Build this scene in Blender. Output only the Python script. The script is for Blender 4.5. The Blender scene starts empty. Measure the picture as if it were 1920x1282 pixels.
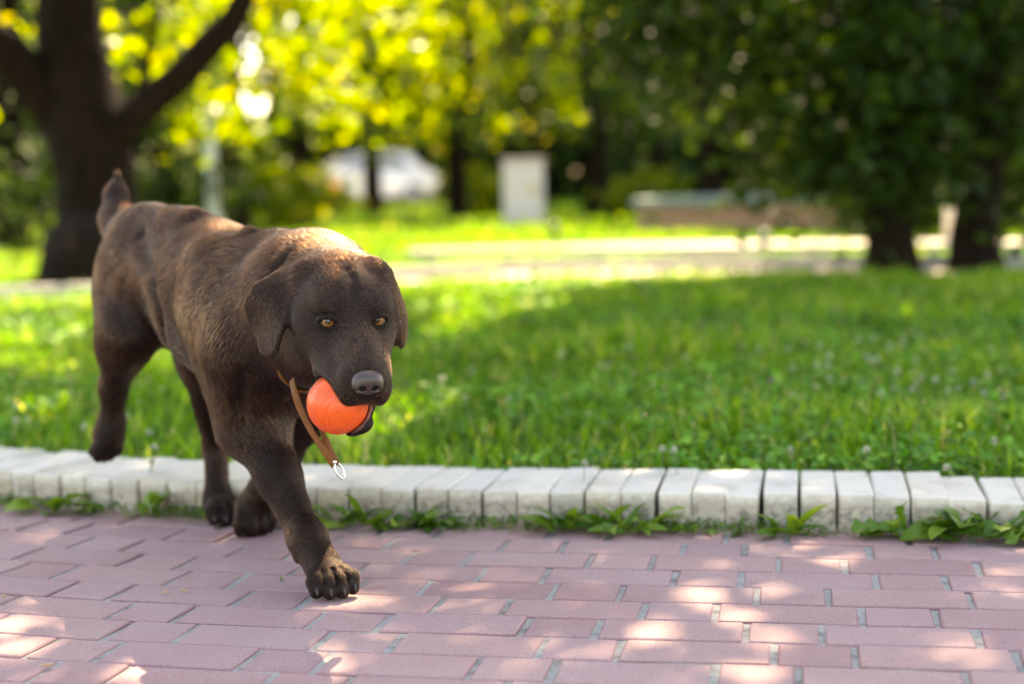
import bpy, math, random, time
import numpy as np
from mathutils import Vector, Matrix
T0 = time.time()
rng = np.random.default_rng(7)
random.seed(7)
scene = bpy.context.scene
COL = scene.collection
R = math.radians

# ------------------------------------------------------------------ camera
CAM_H = 0.638
FPX = 3000.0                      # focal length in pixels of the 1920 px wide photograph
cam_data = bpy.data.cameras.new('camera')
cam_data.sensor_width = 36.0
cam_data.lens = 36.0 * FPX / 1920.0
cam_data.clip_start = 0.05
cam_data.clip_end = 3000.0
cam_data.dof.use_dof = True
cam_data.dof.focus_distance = 2.36
cam_data.dof.aperture_fstop = 1.95
cam_data.dof.aperture_blades = 0
cam = bpy.data.objects.new('camera', cam_data)
COL.objects.link(cam)
CM = Matrix.Rotation(R(90 - 5.73), 4, 'X') @ Matrix.Rotation(R(-1.4), 4, 'Z')
CM.translation = (0, 0, CAM_H)
cam.matrix_world = CM
scene.camera = cam

# ------------------------------------------------------------------ world, sun, exposure
SUN_EL, SUN_AZ = 50.0, 14.0       # azimuth from +Y towards +X: the sun stands behind the scene
world = bpy.data.worlds.new('World')
scene.world = world
world.use_nodes = True
wn = world.node_tree.nodes; wl = world.node_tree.links
wn.clear()
wo = wn.new('ShaderNodeOutputWorld'); wb = wn.new('ShaderNodeBackground'); ws = wn.new('ShaderNodeTexSky')
ws.sky_type = 'NISHITA'; ws.sun_disc = False
ws.sun_elevation = R(SUN_EL); ws.sun_rotation = R(SUN_AZ)
ws.air_density = 1.0; ws.dust_density = 1.2; ws.ozone_density = 1.0
wb.inputs['Strength'].default_value = 0.15
wl.new(ws.outputs[0], wb.inputs[0]); wl.new(wb.outputs[0], wo.inputs[0])
sun_data = bpy.data.lights.new('sun', 'SUN')
sun_data.energy = 4.6; sun_data.angle = R(0.55); sun_data.color = (1.0, 0.93, 0.80)
sun = bpy.data.objects.new('sun', sun_data); COL.objects.link(sun)
S = Vector((math.sin(R(SUN_AZ)) * math.cos(R(SUN_EL)), math.cos(R(SUN_AZ)) * math.cos(R(SUN_EL)), math.sin(R(SUN_EL))))
sun.rotation_euler = S.to_track_quat('Z', 'Y').to_euler()
sun.location = S * 60
SN = np.array(S)
vs = scene.view_settings
vs.view_transform = 'Standard'; vs.look = 'None'; vs.gamma = 1.0; vs.exposure = 2.6
vs.use_curve_mapping = False
vs.use_white_balance = True; vs.white_balance_temperature = 9800; vs.white_balance_tint = 15
scene.render.engine = 'CYCLES'
cy = scene.cycles
cy.use_denoising = True
cy.max_bounces = 8; cy.diffuse_bounces = 4; cy.glossy_bounces = 3; cy.transmission_bounces = 6; cy.transparent_max_bounces = 8
cy.sample_clamp_indirect = 6.0
cy.caustics_reflective = False; cy.caustics_refractive = False

# ------------------------------------------------------------------ helpers
RC = np.array(CM.to_3x3())
CP = np.array([0, 0, CAM_H])
def W(px, py, D):
    """world point at distance D (along world Y) seen at photo pixel px, py"""
    d = RC @ np.array([(px - 960) / FPX, -(py - 641) / FPX, -1.0])
    return CP + d * (D / d[1])
def G(px, py, z=0.0):
    """point of the horizontal plane z seen at photo pixel px, py"""
    d = RC @ np.array([(px - 960) / FPX, -(py - 641) / FPX, -1.0])
    return CP + d * ((z - CAM_H) / d[2])
def PX(p):
    v = RC.T @ (np.asarray(p) - CP)
    return 960 + FPX * v[0] / -v[2], 641 - FPX * v[1] / -v[2]
def nrm(v):
    v = np.asarray(v, float); return v / max(np.linalg.norm(v), 1e-12)

WL = {}
def setp(o, label=None, cat=None, group=None, kind=None):
    if label: o['label'] = label
    if cat: o['category'] = cat
    if group: o['group'] = group
    if kind: o['kind'] = kind
    return o
def empty(name, loc, label, cat, group=None):
    o = bpy.data.objects.new(name, None); COL.objects.link(o)
    o.location = tuple(loc); o.empty_display_size = 0.1
    WL[o.name] = np.asarray(loc, float)
    return setp(o, label, cat, group)
def mesh_np(name, verts, faces, smooth=True):
    """faces: int array (n,3) or (n,4), or a list of such arrays / ragged lists"""
    me = bpy.data.meshes.new(name)
    verts = np.asarray(verts, np.float32)
    if isinstance(faces, np.ndarray): faces = [faces]
    if len(faces) and not isinstance(faces[0], np.ndarray):
        loops = np.array([i for f in faces for i in f], np.int32); tot = np.array([len(f) for f in faces], np.int32)
    else:
        loops = np.concatenate([f.ravel() for f in faces]).astype(np.int32)
        tot = np.concatenate([np.full(len(f), f.shape[1]) for f in faces]).astype(np.int32)
    me.vertices.add(len(verts)); me.vertices.foreach_set('co', verts.ravel())
    me.loops.add(len(loops)); me.loops.foreach_set('vertex_index', loops)
    me.polygons.add(len(tot))
    st = np.zeros(len(tot), np.int32); st[1:] = np.cumsum(tot)[:-1]
    me.polygons.foreach_set('loop_start', st)
    me.polygons.foreach_set('use_smooth', np.full(len(tot), smooth, bool))
    me.update(calc_edges=True); me.validate()
    return me
def link(name, me, mat=None, parent=None, loc=None):
    o = bpy.data.objects.new(name, me); COL.objects.link(o)
    if mat is not None and not me.materials: me.materials.append(mat)
    if parent is not None: o.parent = parent
    if loc is not None: o.location = tuple(loc)
    return o
def obj(name, verts, faces, mat, parent=None, smooth=True, origin=None):
    """verts in world space; parent is an unrotated empty/mesh whose world place is WL[...]"""
    verts = np.asarray(verts, float)
    base = WL.get(parent.name, np.zeros(3)) if parent is not None else np.zeros(3)
    if origin is None: origin = base if parent is not None else np.zeros(3)
    o = link(name, mesh_np(name, verts - origin, faces, smooth), mat, parent, np.asarray(origin) - base)
    WL[o.name] = np.asarray(origin, float)
    return o
def fattr(me, name, vals, domain='POINT'):
    a = me.attributes.new(name, 'FLOAT', domain); a.data.foreach_set('value', np.asarray(vals, np.float32))

def join(parts):
    vs_, fs_, n = [], [], 0
    for v, f in parts:
        vs_.append(np.asarray(v, float))
        fs_ += [[i + n for i in q] for q in (f.tolist() if isinstance(f, np.ndarray) else f)]
        n += len(v)
    return np.concatenate(vs_), fs_
def tube(pts, radii, n=10, cap=True, squash=None, wob=0.0):
    """tapered tube along pts; returns verts, faces"""
    pts = [np.asarray(p, float) for p in pts]; m = len(pts)
    if np.isscalar(radii): radii = [radii] * m
    V = []; F = []
    up = np.array([0.13, 0.21, 0.97]); side = None
    for i, p in enumerate(pts):
        t = nrm(pts[min(i + 1, m - 1)] - pts[max(i - 1, 0)])
        if side is None:
            side = np.cross(t, up)
            if np.linalg.norm(side) < 0.2: side = np.cross(t, [1, 0, 0])
        side = nrm(side - t * (side @ t)); b = np.cross(t, side)
        for k in range(n):
            a = 2 * math.pi * k / n
            r = radii[i] * (1 + (wob * math.sin(3 * a + i * 0.7) * 0.6 + wob * math.sin(5 * a - i * 1.3) * 0.4 if wob else 0))
            V.append(p + r * (math.cos(a) * side + math.sin(a) * b * (squash or 1)))
    for i in range(m - 1):
        for k in range(n):
            k2 = (k + 1) % n
            F.append([i * n + k, i * n + k2, (i + 1) * n + k2, (i + 1) * n + k])
    if cap:
        F.append(list(range(n))[::-1]); F.append([(m - 1) * n + k for k in range(n)])
    return np.array(V), F
def bezier(pts, n=12):
    """Catmull-Rom through pts"""
    P = [np.asarray(p, float) for p in pts]
    P = [2 * P[0] - P[1]] + P + [2 * P[-1] - P[-2]]
    out = []
    for i in range(1, len(P) - 2):
        for k in range(n):
            t = k / n
            a, b, c, d = P[i - 1], P[i], P[i + 1], P[i + 2]
            out.append(0.5 * (2 * b + (c - a) * t + (2 * a - 5 * b + 4 * c - d) * t * t + (3 * b - a - 3 * c + d) * t ** 3))
    out.append(P[-2])
    return out
def bevel_box(sx, sy, sz, b):
    """box with chamfered edges, centred in x, y, top at z=0; 24 verts, 26 faces"""
    V = []; idx = {}
    hx, hy = sx / 2, sy / 2
    for ix in (-1, 1):
        for iy in (-1, 1):
            for iz in (0, 1):
                z0 = 0 if iz else -sz; zi = -b if iz else -sz + b
                for ax in range(3):
                    x, y, z = ix * (hx - b), iy * (hy - b), zi
                    if ax == 0: x = ix * hx
                    if ax == 1: y = iy * hy
                    if ax == 2: z = z0
                    idx[(ix, iy, iz, ax)] = len(V); V.append((x, y, z))
    F = []
    I = idx
    for s in (-1, 1):
        F.append([I[(s, -1, 0, 0)], I[(s, 1, 0, 0)], I[(s, 1, 1, 0)], I[(s, -1, 1, 0)]])
        F.append([I[(-1, s, 0, 1)], I[(1, s, 0, 1)], I[(1, s, 1, 1)], I[(-1, s, 1, 1)]])
        k = 1 if s > 0 else 0
        F.append([I[(-1, -1, k, 2)], I[(1, -1, k, 2)], I[(1, 1, k, 2)], I[(-1, 1, k, 2)]])
    for a in (-1, 1):
        for c in (-1, 1):
            k = 1 if c > 0 else 0
            F.append([I[(a, c, 0, 0)], I[(a, c, 1, 0)], I[(a, c, 1, 1)], I[(a, c, 0, 1)]])
            F.append([I[(a, -1, k, 0)], I[(a, 1, k, 0)], I[(a, 1, k, 2)], I[(a, -1, k, 2)]])
            F.append([I[(-1, a, k, 1)], I[(1, a, k, 1)], I[(1, a, k, 2)], I[(-1, a, k, 2)]])
    for a in (-1, 1):
        for c in (-1, 1):
            for k in (0, 1):
                F.append([I[(a, c, k, 0)], I[(a, c, k, 1)], I[(a, c, k, 2)]])
    V = np.array(V, float)
    ctr = V.mean(0)
    out = []
    for f in F:
        p = V[f]; nn = np.cross(p[1] - p[0], p[2] - p[0])
        out.append(f if nn @ (p.mean(0) - ctr) > 0 else f[::-1])
    return V, out

# ------------------------------------------------------------------ materials
def mat(name):
    m = bpy.data.materials.new(name); m.use_nodes = True
    nt = m.node_tree; nt.nodes.clear()
    return m, nt, nt.nodes.new('ShaderNodeOutputMaterial')
class N:
    """tiny node-graph writer"""
    def __init__(self, name):
        self.m, self.nt, self.out = mat(name)
    def n(self, typ, ins=None, **kw):
        nd = self.nt.nodes.new(typ)
        for k, v in kw.items(): setattr(nd, k, v)
        for k, v in (ins or {}).items(): self.set(nd, k, v)
        return nd
    def set(self, nd, k, v):
        sock = nd.inputs[k]
        if hasattr(v, 'is_output'): self.nt.links.new(v, sock)
        elif isinstance(v, bpy.types.Node): self.nt.links.new(v.outputs[0], sock)
        else:
            if isinstance(v, (tuple, list)) and len(v) == 3 and sock.type == 'RGBA': v = (*v, 1)
            sock.default_value = v
    def noise(self, scale, detail=4, rough=0.6, vec=None, dist=0.0):
        ins = {'Scale': scale, 'Detail': detail, 'Roughness': rough, 'Distortion': dist}
        if vec is not None: ins['Vector'] = vec
        return self.n('ShaderNodeTexNoise', ins)
    def ramp(self, fac, stops):
        r = self.n('ShaderNodeValToRGB', {'Fac': fac})
        e = r.color_ramp.elements
        while len(e) < len(stops): e.new(0.5)
        for el, (p, c) in zip(e, stops):
            el.position = p; el.color = (*c, 1) if len(c) == 3 else c
        return r
    def mix(self, fac, a, b, blend='MIX'):
        x = self.n('ShaderNodeMix', data_type='RGBA', blend_type=blend)
        for k, v in ((0, fac), (6, a), (7, b)):
            s = x.inputs[k]
            if hasattr(v, 'is_output'): self.nt.links.new(v, s)
            elif isinstance(v, bpy.types.Node): self.nt.links.new(v.outputs[0], s)
            else: s.default_value = (*v, 1) if isinstance(v, (tuple, list)) and len(v) == 3 else v
        return x.outputs[2]
    def math(self, op, a, b=0.0):
        x = self.n('ShaderNodeMath', operation=op)
        self.set(x, 0, a); self.set(x, 1, b)
        return x.outputs[0]
    def bump(self, h, strength=0.3, dist=0.002, normal=None):
        ins = {'Height': h, 'Strength': strength, 'Distance': dist}
        if normal is not None: ins['Normal'] = normal
        return self.n('ShaderNodeBump', ins).outputs[0]
    def pbr(self, color, rough=0.6, normal=None, **kw):
        ins = {'Base Color': color, 'Roughness': rough}
        if normal is not None: ins['Normal'] = normal
        ins.update(kw)
        p = self.n('ShaderNodeBsdfPrincipled', ins)
        self.nt.links.new(p.outputs[0], self.out.inputs[0])
        return p
    def coord(self, which='Object'):
        return self.n('ShaderNodeTexCoord').outputs[which]
    def pos(self):
        return self.n('ShaderNodeNewGeometry').outputs['Position']
    def attr(self, name):
        return self.n('ShaderNodeAttribute', attribute_name=name).outputs['Fac']
    def orand(self):
        return self.n('ShaderNodeObjectInfo').outputs['Random']
def leafy(name, stops, trans=0.45, tcol=(1.3, 1.25, 0.4), rough=0.5, attr='tint', spec=0.3):
    """thin green blade or leaf: diffuse and gloss on top, light coming through"""
    g = N(name)
    col = g.ramp(g.attr(attr), stops).outputs[0]
    p = g.n('ShaderNodeBsdfPrincipled', {'Base Color': col, 'Roughness': rough, 'Specular IOR Level': spec})
    tc = g.mix(1.0, col, tcol, 'MULTIPLY')
    t = g.n('ShaderNodeBsdfTranslucent', {'Color': tc})
    mx = g.n('ShaderNodeMixShader', {0: trans, 1: p, 2: t})
    g.nt.links.new(mx.outputs[0], g.out.inputs[0])
    return g.m
def smooth_noise(P, f, seed):
    r = np.random.default_rng(seed); out = np.zeros((len(P), 3))
    for i in range(6):
        k = r.normal(size=(3, 3)) * f
        out += np.sin(P @ k + r.uniform(0, 6.28, 3))
    return out / 2.4
def uvsphere(r, nu=32, nv=20):
    V = [(0, 0, r)]; F = []
    for j in range(1, nv):
        th = math.pi * j / nv
        for i in range(nu): V.append((r * math.sin(th) * math.cos(2 * math.pi * i / nu), r * math.sin(th) * math.sin(2 * math.pi * i / nu), r * math.cos(th)))
    V.append((0, 0, -r))
    for i in range(nu): F.append([0, 1 + i, 1 + (i + 1) % nu])
    for j in range(nv - 2):
        for i in range(nu):
            a = 1 + j * nu + i; b = 1 + j * nu + (i + 1) % nu
            F.append([a, a + nu, b + nu, b])
    for i in range(nu): F.append([len(V) - 1, 1 + (nv - 2) * nu + (i + 1) % nu, 1 + (nv - 2) * nu + i])
    return np.array(V), F
DOG_H = 0.0033; FUR_N = 300000
# ------------------------------------------------------------------ paved path and kerb: both follow one gentle curve
KH = 0.068
kp = np.array([G(x, y, KH)[:2] for x, y in [(0, 883), (120, 888), (230, 893), (400, 904), (590, 913), (800, 918), (992, 919), (1260, 922), (1475, 924), (1615, 925), (1770, 928), (1900, 931)]])
kco = np.polyfit(kp[:, 0], kp[:, 1], 3)
def ky(x):
    x = np.asarray(x, float); xc = np.clip(x, -1.25, 1.15)
    d1 = np.polyval(np.polyder(kco), xc)
    return np.polyval(kco, xc) + d1 * (x - xc)
xs_ = np.linspace(-6, 6, 4001)
cs_ = np.concatenate([[0], np.cumsum(np.hypot(np.diff(xs_), np.diff(ky(xs_))))])
cs_ -= np.interp(0.0, xs_, cs_)                      # arc length from x = 0 along the kerb's front edge
def on_curve(s, off):
    """point at arc length s, offset off metres towards the camera; and the heading of the curve"""
    x = np.interp(s, cs_, xs_); y = ky(x)
    t = nrm([0.001, ky(x + 0.0005) - ky(x - 0.0005)])
    nrm_ = np.array([t[1], -t[0]])
    return np.array([x, y]) + nrm_ * off, math.atan2(t[1], t[0])
def to_curve(p):
    d = np.hypot(xs_ - p[0], ky(xs_) - p[1]); i = int(np.argmin(d))
    return cs_[i], d[i]

# --- paver material
g = N('paver')
ob = g.coord('Object'); rnd = g.orand()
sh = g.n('ShaderNodeVectorMath', {0: g.pos(), 1: (0, 0, 0)}, operation='ADD').outputs[0]
big = g.noise(2.3, 3, 0.6, sh); mid = g.noise(28, 5, 0.65, sh); fine = g.noise(420, 4, 0.7, sh); grit = g.n('ShaderNodeTexVoronoi', {'Vector': sh, 'Scale': 330.0})
base = g.ramp(rnd, [(0.0, (0.245, 0.128, 0.138)), (0.3, (0.325, 0.178, 0.178)), (0.6, (0.345, 0.210, 0.205)), (0.8, (0.280, 0.158, 0.174)), (1.0, (0.325, 0.200, 0.208))]).outputs[0]
base = g.mix(g.math('MULTIPLY', mid.outputs[0], 0.45), base, (0.42, 0.31, 0.30))
base = g.mix(g.ramp(big.outputs[0], [(0.35, (0, 0, 0)), (0.75, (0.5,) * 3)]).outputs[0], base, (0.41, 0.31, 0.305))
base = g.mix(g.ramp(fine.outputs[0], [(0.34, (0.85,) * 3), (0.47, (0, 0, 0))]).outputs[0], base, (0.15, 0.075, 0.075))
base = g.mix(g.ramp(fine.outputs[0], [(0.59, (0, 0, 0)), (0.70, (0.8,) * 3)]).outputs[0], base, (0.48, 0.39, 0.375))
# chipped edges and sides keep the deeper red of the mix
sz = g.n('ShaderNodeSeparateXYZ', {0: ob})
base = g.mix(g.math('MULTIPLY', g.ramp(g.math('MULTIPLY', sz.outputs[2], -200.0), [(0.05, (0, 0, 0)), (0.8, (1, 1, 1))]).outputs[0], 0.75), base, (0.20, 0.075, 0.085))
hsum = g.math('ADD', g.math('MULTIPLY', fine.outputs[0], 0.7), g.math('MULTIPLY', grit.outputs['Distance'], 0.6))
nb = g.bump(hsum, 0.55, 0.0012); nb = g.bump(mid.outputs[0], 0.25, 0.003, nb)
g.pbr(base, 0.82, nb, **{'Specular IOR Level': 0.35})
M_PAVER = g.m
g = N('joint_sand')
p_ = g.pos(); f1 = g.noise(500, 4, 0.7, p_); f2 = g.noise(30, 4, 0.6, p_)
c_ = g.ramp(f1.outputs[0], [(0.28, (0.07, 0.065, 0.06)), (0.42, (0.31, 0.31, 0.30)), (0.62, (0.47, 0.47, 0.455)), (0.75, (0.60, 0.60, 0.58))]).outputs[0]
c_ = g.mix(g.ramp(f2.outputs[0], [(0.50, (0, 0, 0)), (0.68, (0.55,) * 3)]).outputs[0], c_, (0.085, 0.075, 0.060))
g.pbr(c_, 0.95, g.bump(f1.outputs[0], 0.9, 0.004)); M_SAND = g.m
# --- joint bed (the path itself); each paver is a piece of it
nx, ny = 160, 60
gx = np.linspace(-4.2, 4.2, nx); gv = np.linspace(-0.004, 3.4, ny)
V = []
for v in gv:
    for x in gx:
        s = np.interp(x, xs_, cs_); p, _ = on_curve(s, v)
        V.append((p[0], p[1], -0.0036 + 0.0014 * math.sin(x * 37 + v * 51) * math.sin(v * 73 - x * 11)))
F = np.array([[j * nx + i, j * nx + i + 1, (j + 1) * nx + i + 1, (j + 1) * nx + i] for j in range(ny - 1) for i in range(nx - 1)])[:, ::-1]
path = obj('paved_path', V, F, M_SAND); setp(path, kind='structure', label='path of reddish concrete pavers with grey sand joints')
ROW = 0.1005; JL = 0.0098; JW = 0.0045; LONG, SHORT = 0.200, 0.0965
variants = {}
def worn(L, k):
    v, f = bevel_box(L, ROW - JW, 0.05, 0.0030)
    r = np.random.default_rng(100 + k)
    v = v + r.normal(size=v.shape) * np.array([0.0008, 0.0008, 0.00025])
    me = mesh_np('paver', v, f, False); me.materials.append(M_PAVER); return me
for L in (LONG, SHORT): variants[L] = [worn(L, k + int(L * 1000)) for k in range(6)]
starts = [(1475, 1004), (1407, 1025), (1225, 1052), (1390, 1082), (1170, 1112), (1347, 1147), (1122, 1185), (1157, 1222), (1502, 1262)]
ref = [to_curve(G(x, y)[:2]) for x, y in starts]
off0 = np.mean([o - ROW * i for i, (s, o) in enumerate(ref)])
print('row offsets', [round(o - off0 - ROW * i, 3) for i, (s, o) in enumerate(ref)], off0)
per = LONG + SHORT + 2 * JL
npav = 0
while off0 - ROW * 0.5 > 0.05: off0 -= ROW
for i in range(12):
    off = off0 + ROW * i
    rowp = np.array([on_curve(a_, off)[0] for a_ in np.linspace(-3, 3, 601)])       # this row's own centre line and arc length
    rows_ = np.concatenate([[0], np.cumsum(np.hypot(*np.diff(rowp, axis=0).T))]); rows_ -= rows_[300]
    if i < len(ref):
        q_ = G(*starts[i])[:2]; s0 = rows_[int(np.argmin(np.hypot(*(rowp - q_).T)))]
    else: s0 = 0.137 * i
    lim = 1.72
    k0 = int((-lim - s0) / per) - 1
    s = s0 + k0 * per; flip = 0
    cells = []
    while s < lim:
        for L in (LONG, SHORT):
            cells.append((s + L / 2, L)); s += L + JL
    for sc_, L in cells:
        if abs(sc_) > lim + 0.1: continue
        p = np.array([np.interp(sc_, rows_, rowp[:, 0]), np.interp(sc_, rows_, rowp[:, 1])]); p2_ = np.array([np.interp(sc_ + 0.03, rows_, rowp[:, 0]), np.interp(sc_ + 0.03, rows_, rowp[:, 1])]); p1_ = 2 * p - p2_
        a = math.atan2(*(p2_ - np.array([np.interp(sc_ - 0.03, rows_, rowp[:, 0]), np.interp(sc_ - 0.03, rows_, rowp[:, 1])]))[::-1])
        me = variants[L][random.randrange(6)]
        o = bpy.data.objects.new('paver', me); COL.objects.link(o); o.parent = path
        o.location = (p[0] + random.gauss(0, 0.0007), p[1] + random.gauss(0, 0.0007), random.gauss(0, 0.0007))
        o.rotation_euler = (random.gauss(0, 0.004), random.gauss(0, 0.003), a + random.gauss(0, 0.004) + (math.pi if random.random() < 0.5 else 0))
        npav += 1
print('pavers', npav); assert npav <= 300, npav
# --- kerb of white bricks set on edge
g = N('kerb_brick')
ob = g.coord('Object'); rnd = g.orand(); ps = g.pos()
sz = g.n('ShaderNodeSeparateXYZ', {0: ob})
nA = g.noise(9, 5, 0.65, ps); nB = g.noise(60, 5, 0.7, ps); nC = g.noise(350, 3, 0.6, ps)
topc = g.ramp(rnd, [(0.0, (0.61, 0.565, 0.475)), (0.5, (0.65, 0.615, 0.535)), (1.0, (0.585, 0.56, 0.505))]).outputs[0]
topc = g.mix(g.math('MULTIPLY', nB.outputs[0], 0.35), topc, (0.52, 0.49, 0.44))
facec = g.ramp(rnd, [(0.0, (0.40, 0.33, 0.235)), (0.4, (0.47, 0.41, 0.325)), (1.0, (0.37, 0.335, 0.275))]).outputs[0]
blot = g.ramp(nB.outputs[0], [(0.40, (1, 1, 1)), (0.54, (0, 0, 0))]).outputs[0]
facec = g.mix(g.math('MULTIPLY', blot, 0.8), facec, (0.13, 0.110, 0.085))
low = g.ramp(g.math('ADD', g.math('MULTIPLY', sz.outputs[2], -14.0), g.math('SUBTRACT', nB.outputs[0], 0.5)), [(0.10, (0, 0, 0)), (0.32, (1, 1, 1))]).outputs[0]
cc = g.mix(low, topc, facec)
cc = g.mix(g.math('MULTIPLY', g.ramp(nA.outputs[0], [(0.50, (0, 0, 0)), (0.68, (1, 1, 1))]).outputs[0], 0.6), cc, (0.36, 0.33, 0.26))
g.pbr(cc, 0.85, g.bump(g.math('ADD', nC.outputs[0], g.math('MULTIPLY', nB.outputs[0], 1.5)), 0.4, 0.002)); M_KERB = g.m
kerb = bpy.data.objects.new('kerb', None); COL.objects.link(kerb); setp(kerb, 'low kerb of white bricks set on edge between path and lawn', kind='structure'); WL['kerb'] = np.zeros(3)
KD = 0.232
kvar = []
for k in range(7):
    v, f = bevel_box(0.0625, KD, 0.11, 0.0035)
    v = v + np.random.default_rng(50 + k).normal(size=v.shape) * np.array([0.0008, 0.002, 0.0007])
    me = mesh_np('brick', v, f, False); me.materials.append(M_KERB); kvar.append(me)
s = -1.85; k = 0
while s < 1.85:
    p, a = on_curve(s, -KD / 2)
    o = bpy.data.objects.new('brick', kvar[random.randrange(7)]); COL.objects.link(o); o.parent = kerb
    px = PX((*p, KH))[0]
    drop = -0.009 if px > 1765 else (-0.003 if px > 1625 else 0.0)
    o.location = (p[0] + random.gauss(0, 0.0012), p[1] + random.gauss(0, 0.003), KH + drop + random.gauss(0, 0.0016))
    sp = 0.18 if px > 1650 else 0.0
    o.rotation_euler = (random.gauss(0, 0.010), random.gauss(0, 0.007), a + random.gauss(0, 0.006))
    s += 0.0638 + abs(random.gauss(0, 0.0012)); k += 1
print('kerb bricks', k)

# ------------------------------------------------------------------ ground, lawn, background paths
g = N('soil')
p_ = g.pos(); n1 = g.noise(1.2, 5, 0.6, p_); n2 = g.noise(40, 4, 0.7, p_)
g.pbr(g.mix(n2.outputs[0], (0.030, 0.024, 0.012), (0.075, 0.060, 0.035)), 0.95, g.bump(n2.outputs[0], 0.6, 0.01)); M_SOIL = g.m
V = np.array([(-700, -60, -0.09), (700, -60, -0.09), (700, 1400, -0.09), (-700, 1400, -0.09)], float)
ground = obj('ground', V, [[0, 1, 2, 3]], M_SOIL); setp(ground, kind='structure')
g = N('lawn_turf')
p_ = g.pos(); n1 = g.noise(0.55, 4, 0.6, p_); n2 = g.noise(60, 4, 0.7, p_); n3 = g.noise(6, 4, 0.6, p_)
cg = g.mix(n2.outputs[0], (0.035, 0.070, 0.010), (0.085, 0.150, 0.022))
cg = g.mix(g.ramp(n3.outputs[0], [(0.5, (0, 0, 0)), (0.75, (0.6,) * 3)]).outputs[0], cg, (0.09, 0.072, 0.035))
g.pbr(cg, 0.9, g.bump(n2.outputs[0], 0.8, 0.03)); M_TURF = g.m
LZ = 0.035
def lawn_z(x, y):
    k = np.clip((9.0 - y) / 3.0, 0, 1)
    return LZ + k * 0.012 * np.sin(x * 3.1 + y * 1.7) * np.sin(y * 2.3 - x * 1.1)
xs2 = np.concatenate([np.linspace(-60, -6, 16), np.linspace(-5.5, 5.5, 90), np.linspace(6, 60, 16)])
us = np.concatenate([np.linspace(0, 6, 60), np.linspace(6.5, 20, 24), np.linspace(22, 90, 20)])
V = []
for u in us:
    for x in xs2:
        xx = np.clip(x, -5.8, 5.8)
        y = ky(xx) + (KD + 0.002) * 1.02 + u
        V.append((x, y, lawn_z(x, y)))
nx = len(xs2)
F = np.array([[j * nx + i, j * nx + i + 1, (j + 1) * nx + i + 1, (j + 1) * nx + i] for j in range(len(us) - 1) for i in range(nx - 1)])
lawn = obj('lawn', V, F, M_TURF); setp(lawn, kind='structure')
# background paths of pale paving, real sheets laid on the lawn
g = N('pale_paving')
p_ = g.pos(); br = g.n('ShaderNodeTexBrick', {'Vector': p_, 'Scale': 4.0, 'Mortar Size': 0.02, 'Color1': (0.42, 0.33, 0.31, 1), 'Color2': (0.47, 0.39, 0.36, 1), 'Mortar': (0.28, 0.26, 0.24, 1)})
n1 = g.noise(3, 4, 0.6, p_)
g.pbr(g.mix(g.math('MULTIPLY', n1.outputs[0], 0.5), br.outputs[0], (0.38, 0.34, 0.31)), 0.85); M_PALE = g.m
def strip(name, near_px, far_px, z=LZ + 0.010, label=None, h=None):
    nb_ = [G(x, y, z) for x, y in near_px]; fb_ = [G(x, y, z) for x, y in far_px]
    nb_ = bezier(nb_, 6); fb_ = bezier(fb_, 6)
    V = np.array(nb_ + fb_); n = len(nb_)
    V2 = V.copy(); V2[:, 2] -= 0.05
    F = [[i, i + 1, n + i + 1, n + i] for i in range(n - 1)]
    m = 2 * n
    F += [[m + i, m + i + 1, i + 1, i] for i in range(n - 1)] + [[n + i, n + i + 1, m + n + i + 1, m + n + i] for i in range(n - 1)]
    F += [[0, n, m + n, m], [n - 1, m + n - 1, m + 2 * n - 1, 2 * n - 1]]
    o = obj(name, np.concatenate([V, V2]), F, M_PALE, smooth=False); setp(o, label, kind='structure'); return o
NEAR_BAND = ([(-700, 596), (100, 577), (700, 541), (1000, 523), (1300, 519), (1650, 519), (2600, 517)], [(-700, 565), (100, 552), (700, 520), (1000, 503), (1300, 499), (1650, 494), (2600, 489)])
FAR_BAND = ([(760, 483), (1000, 477), (1300, 474), (1650, 470), (2600, 464)], [(770, 469), (1000, 462), (1300, 455), (1650, 451), (2600, 445)])
strip('park_path', *NEAR_BAND, label='sunlit pale paved park path crossing behind the lawn')
strip('park_path', *FAR_BAND, label='farther sunlit strip of pale paving beyond the grass verge')
# low kerb lines of the park paths
def kerbline(name, pxs, label):
    pts = bezier([G(x, y, LZ + 0.03) for x, y in pxs], 4)
    V = []; F = []
    for i, p in enumerate(pts):
        t = nrm(pts[min(i + 1, len(pts) - 1)] - pts[max(i - 1, 0)]); n_ = np.array([-t[1], t[0], 0])
        for a, z in ((-0.05, -0.06), (-0.05, 0.05), (0.05, 0.05), (0.05, -0.06)): V.append(p + n_ * a + np.array([0, 0, z]))
    for i in range(len(pts) - 1):
        for k in range(4): F.append([i * 4 + k, i * 4 + (k + 1) % 4, i * 4 + 4 + (k + 1) % 4, i * 4 + 4 + k])
    F += [[0, 1, 2, 3], [len(V) - 4, len(V) - 1, len(V) - 2, len(V) - 3]]
    setp(obj(name, V, F, M_KB2, smooth=False), label, kind='structure')
g = N('kerb_stone'); n1 = g.noise(5, 4, 0.6, g.pos()); g.pbr(g.mix(n1.outputs[0], (0.30, 0.28, 0.26), (0.46, 0.44, 0.41)), 0.85); M_KB2 = g.m
kerbline('park_kerb', [(-700, 564), (100, 551), (700, 519), (1000, 502), (1300, 498), (1650, 493), (2600, 488)], 'grey kerb along the far edge of the nearer park path')
kerbline('park_kerb', [(760, 484), (1000, 478), (1300, 475), (1650, 471), (2600, 465)], 'grey kerb along the near edge of the farther park path')

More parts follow.
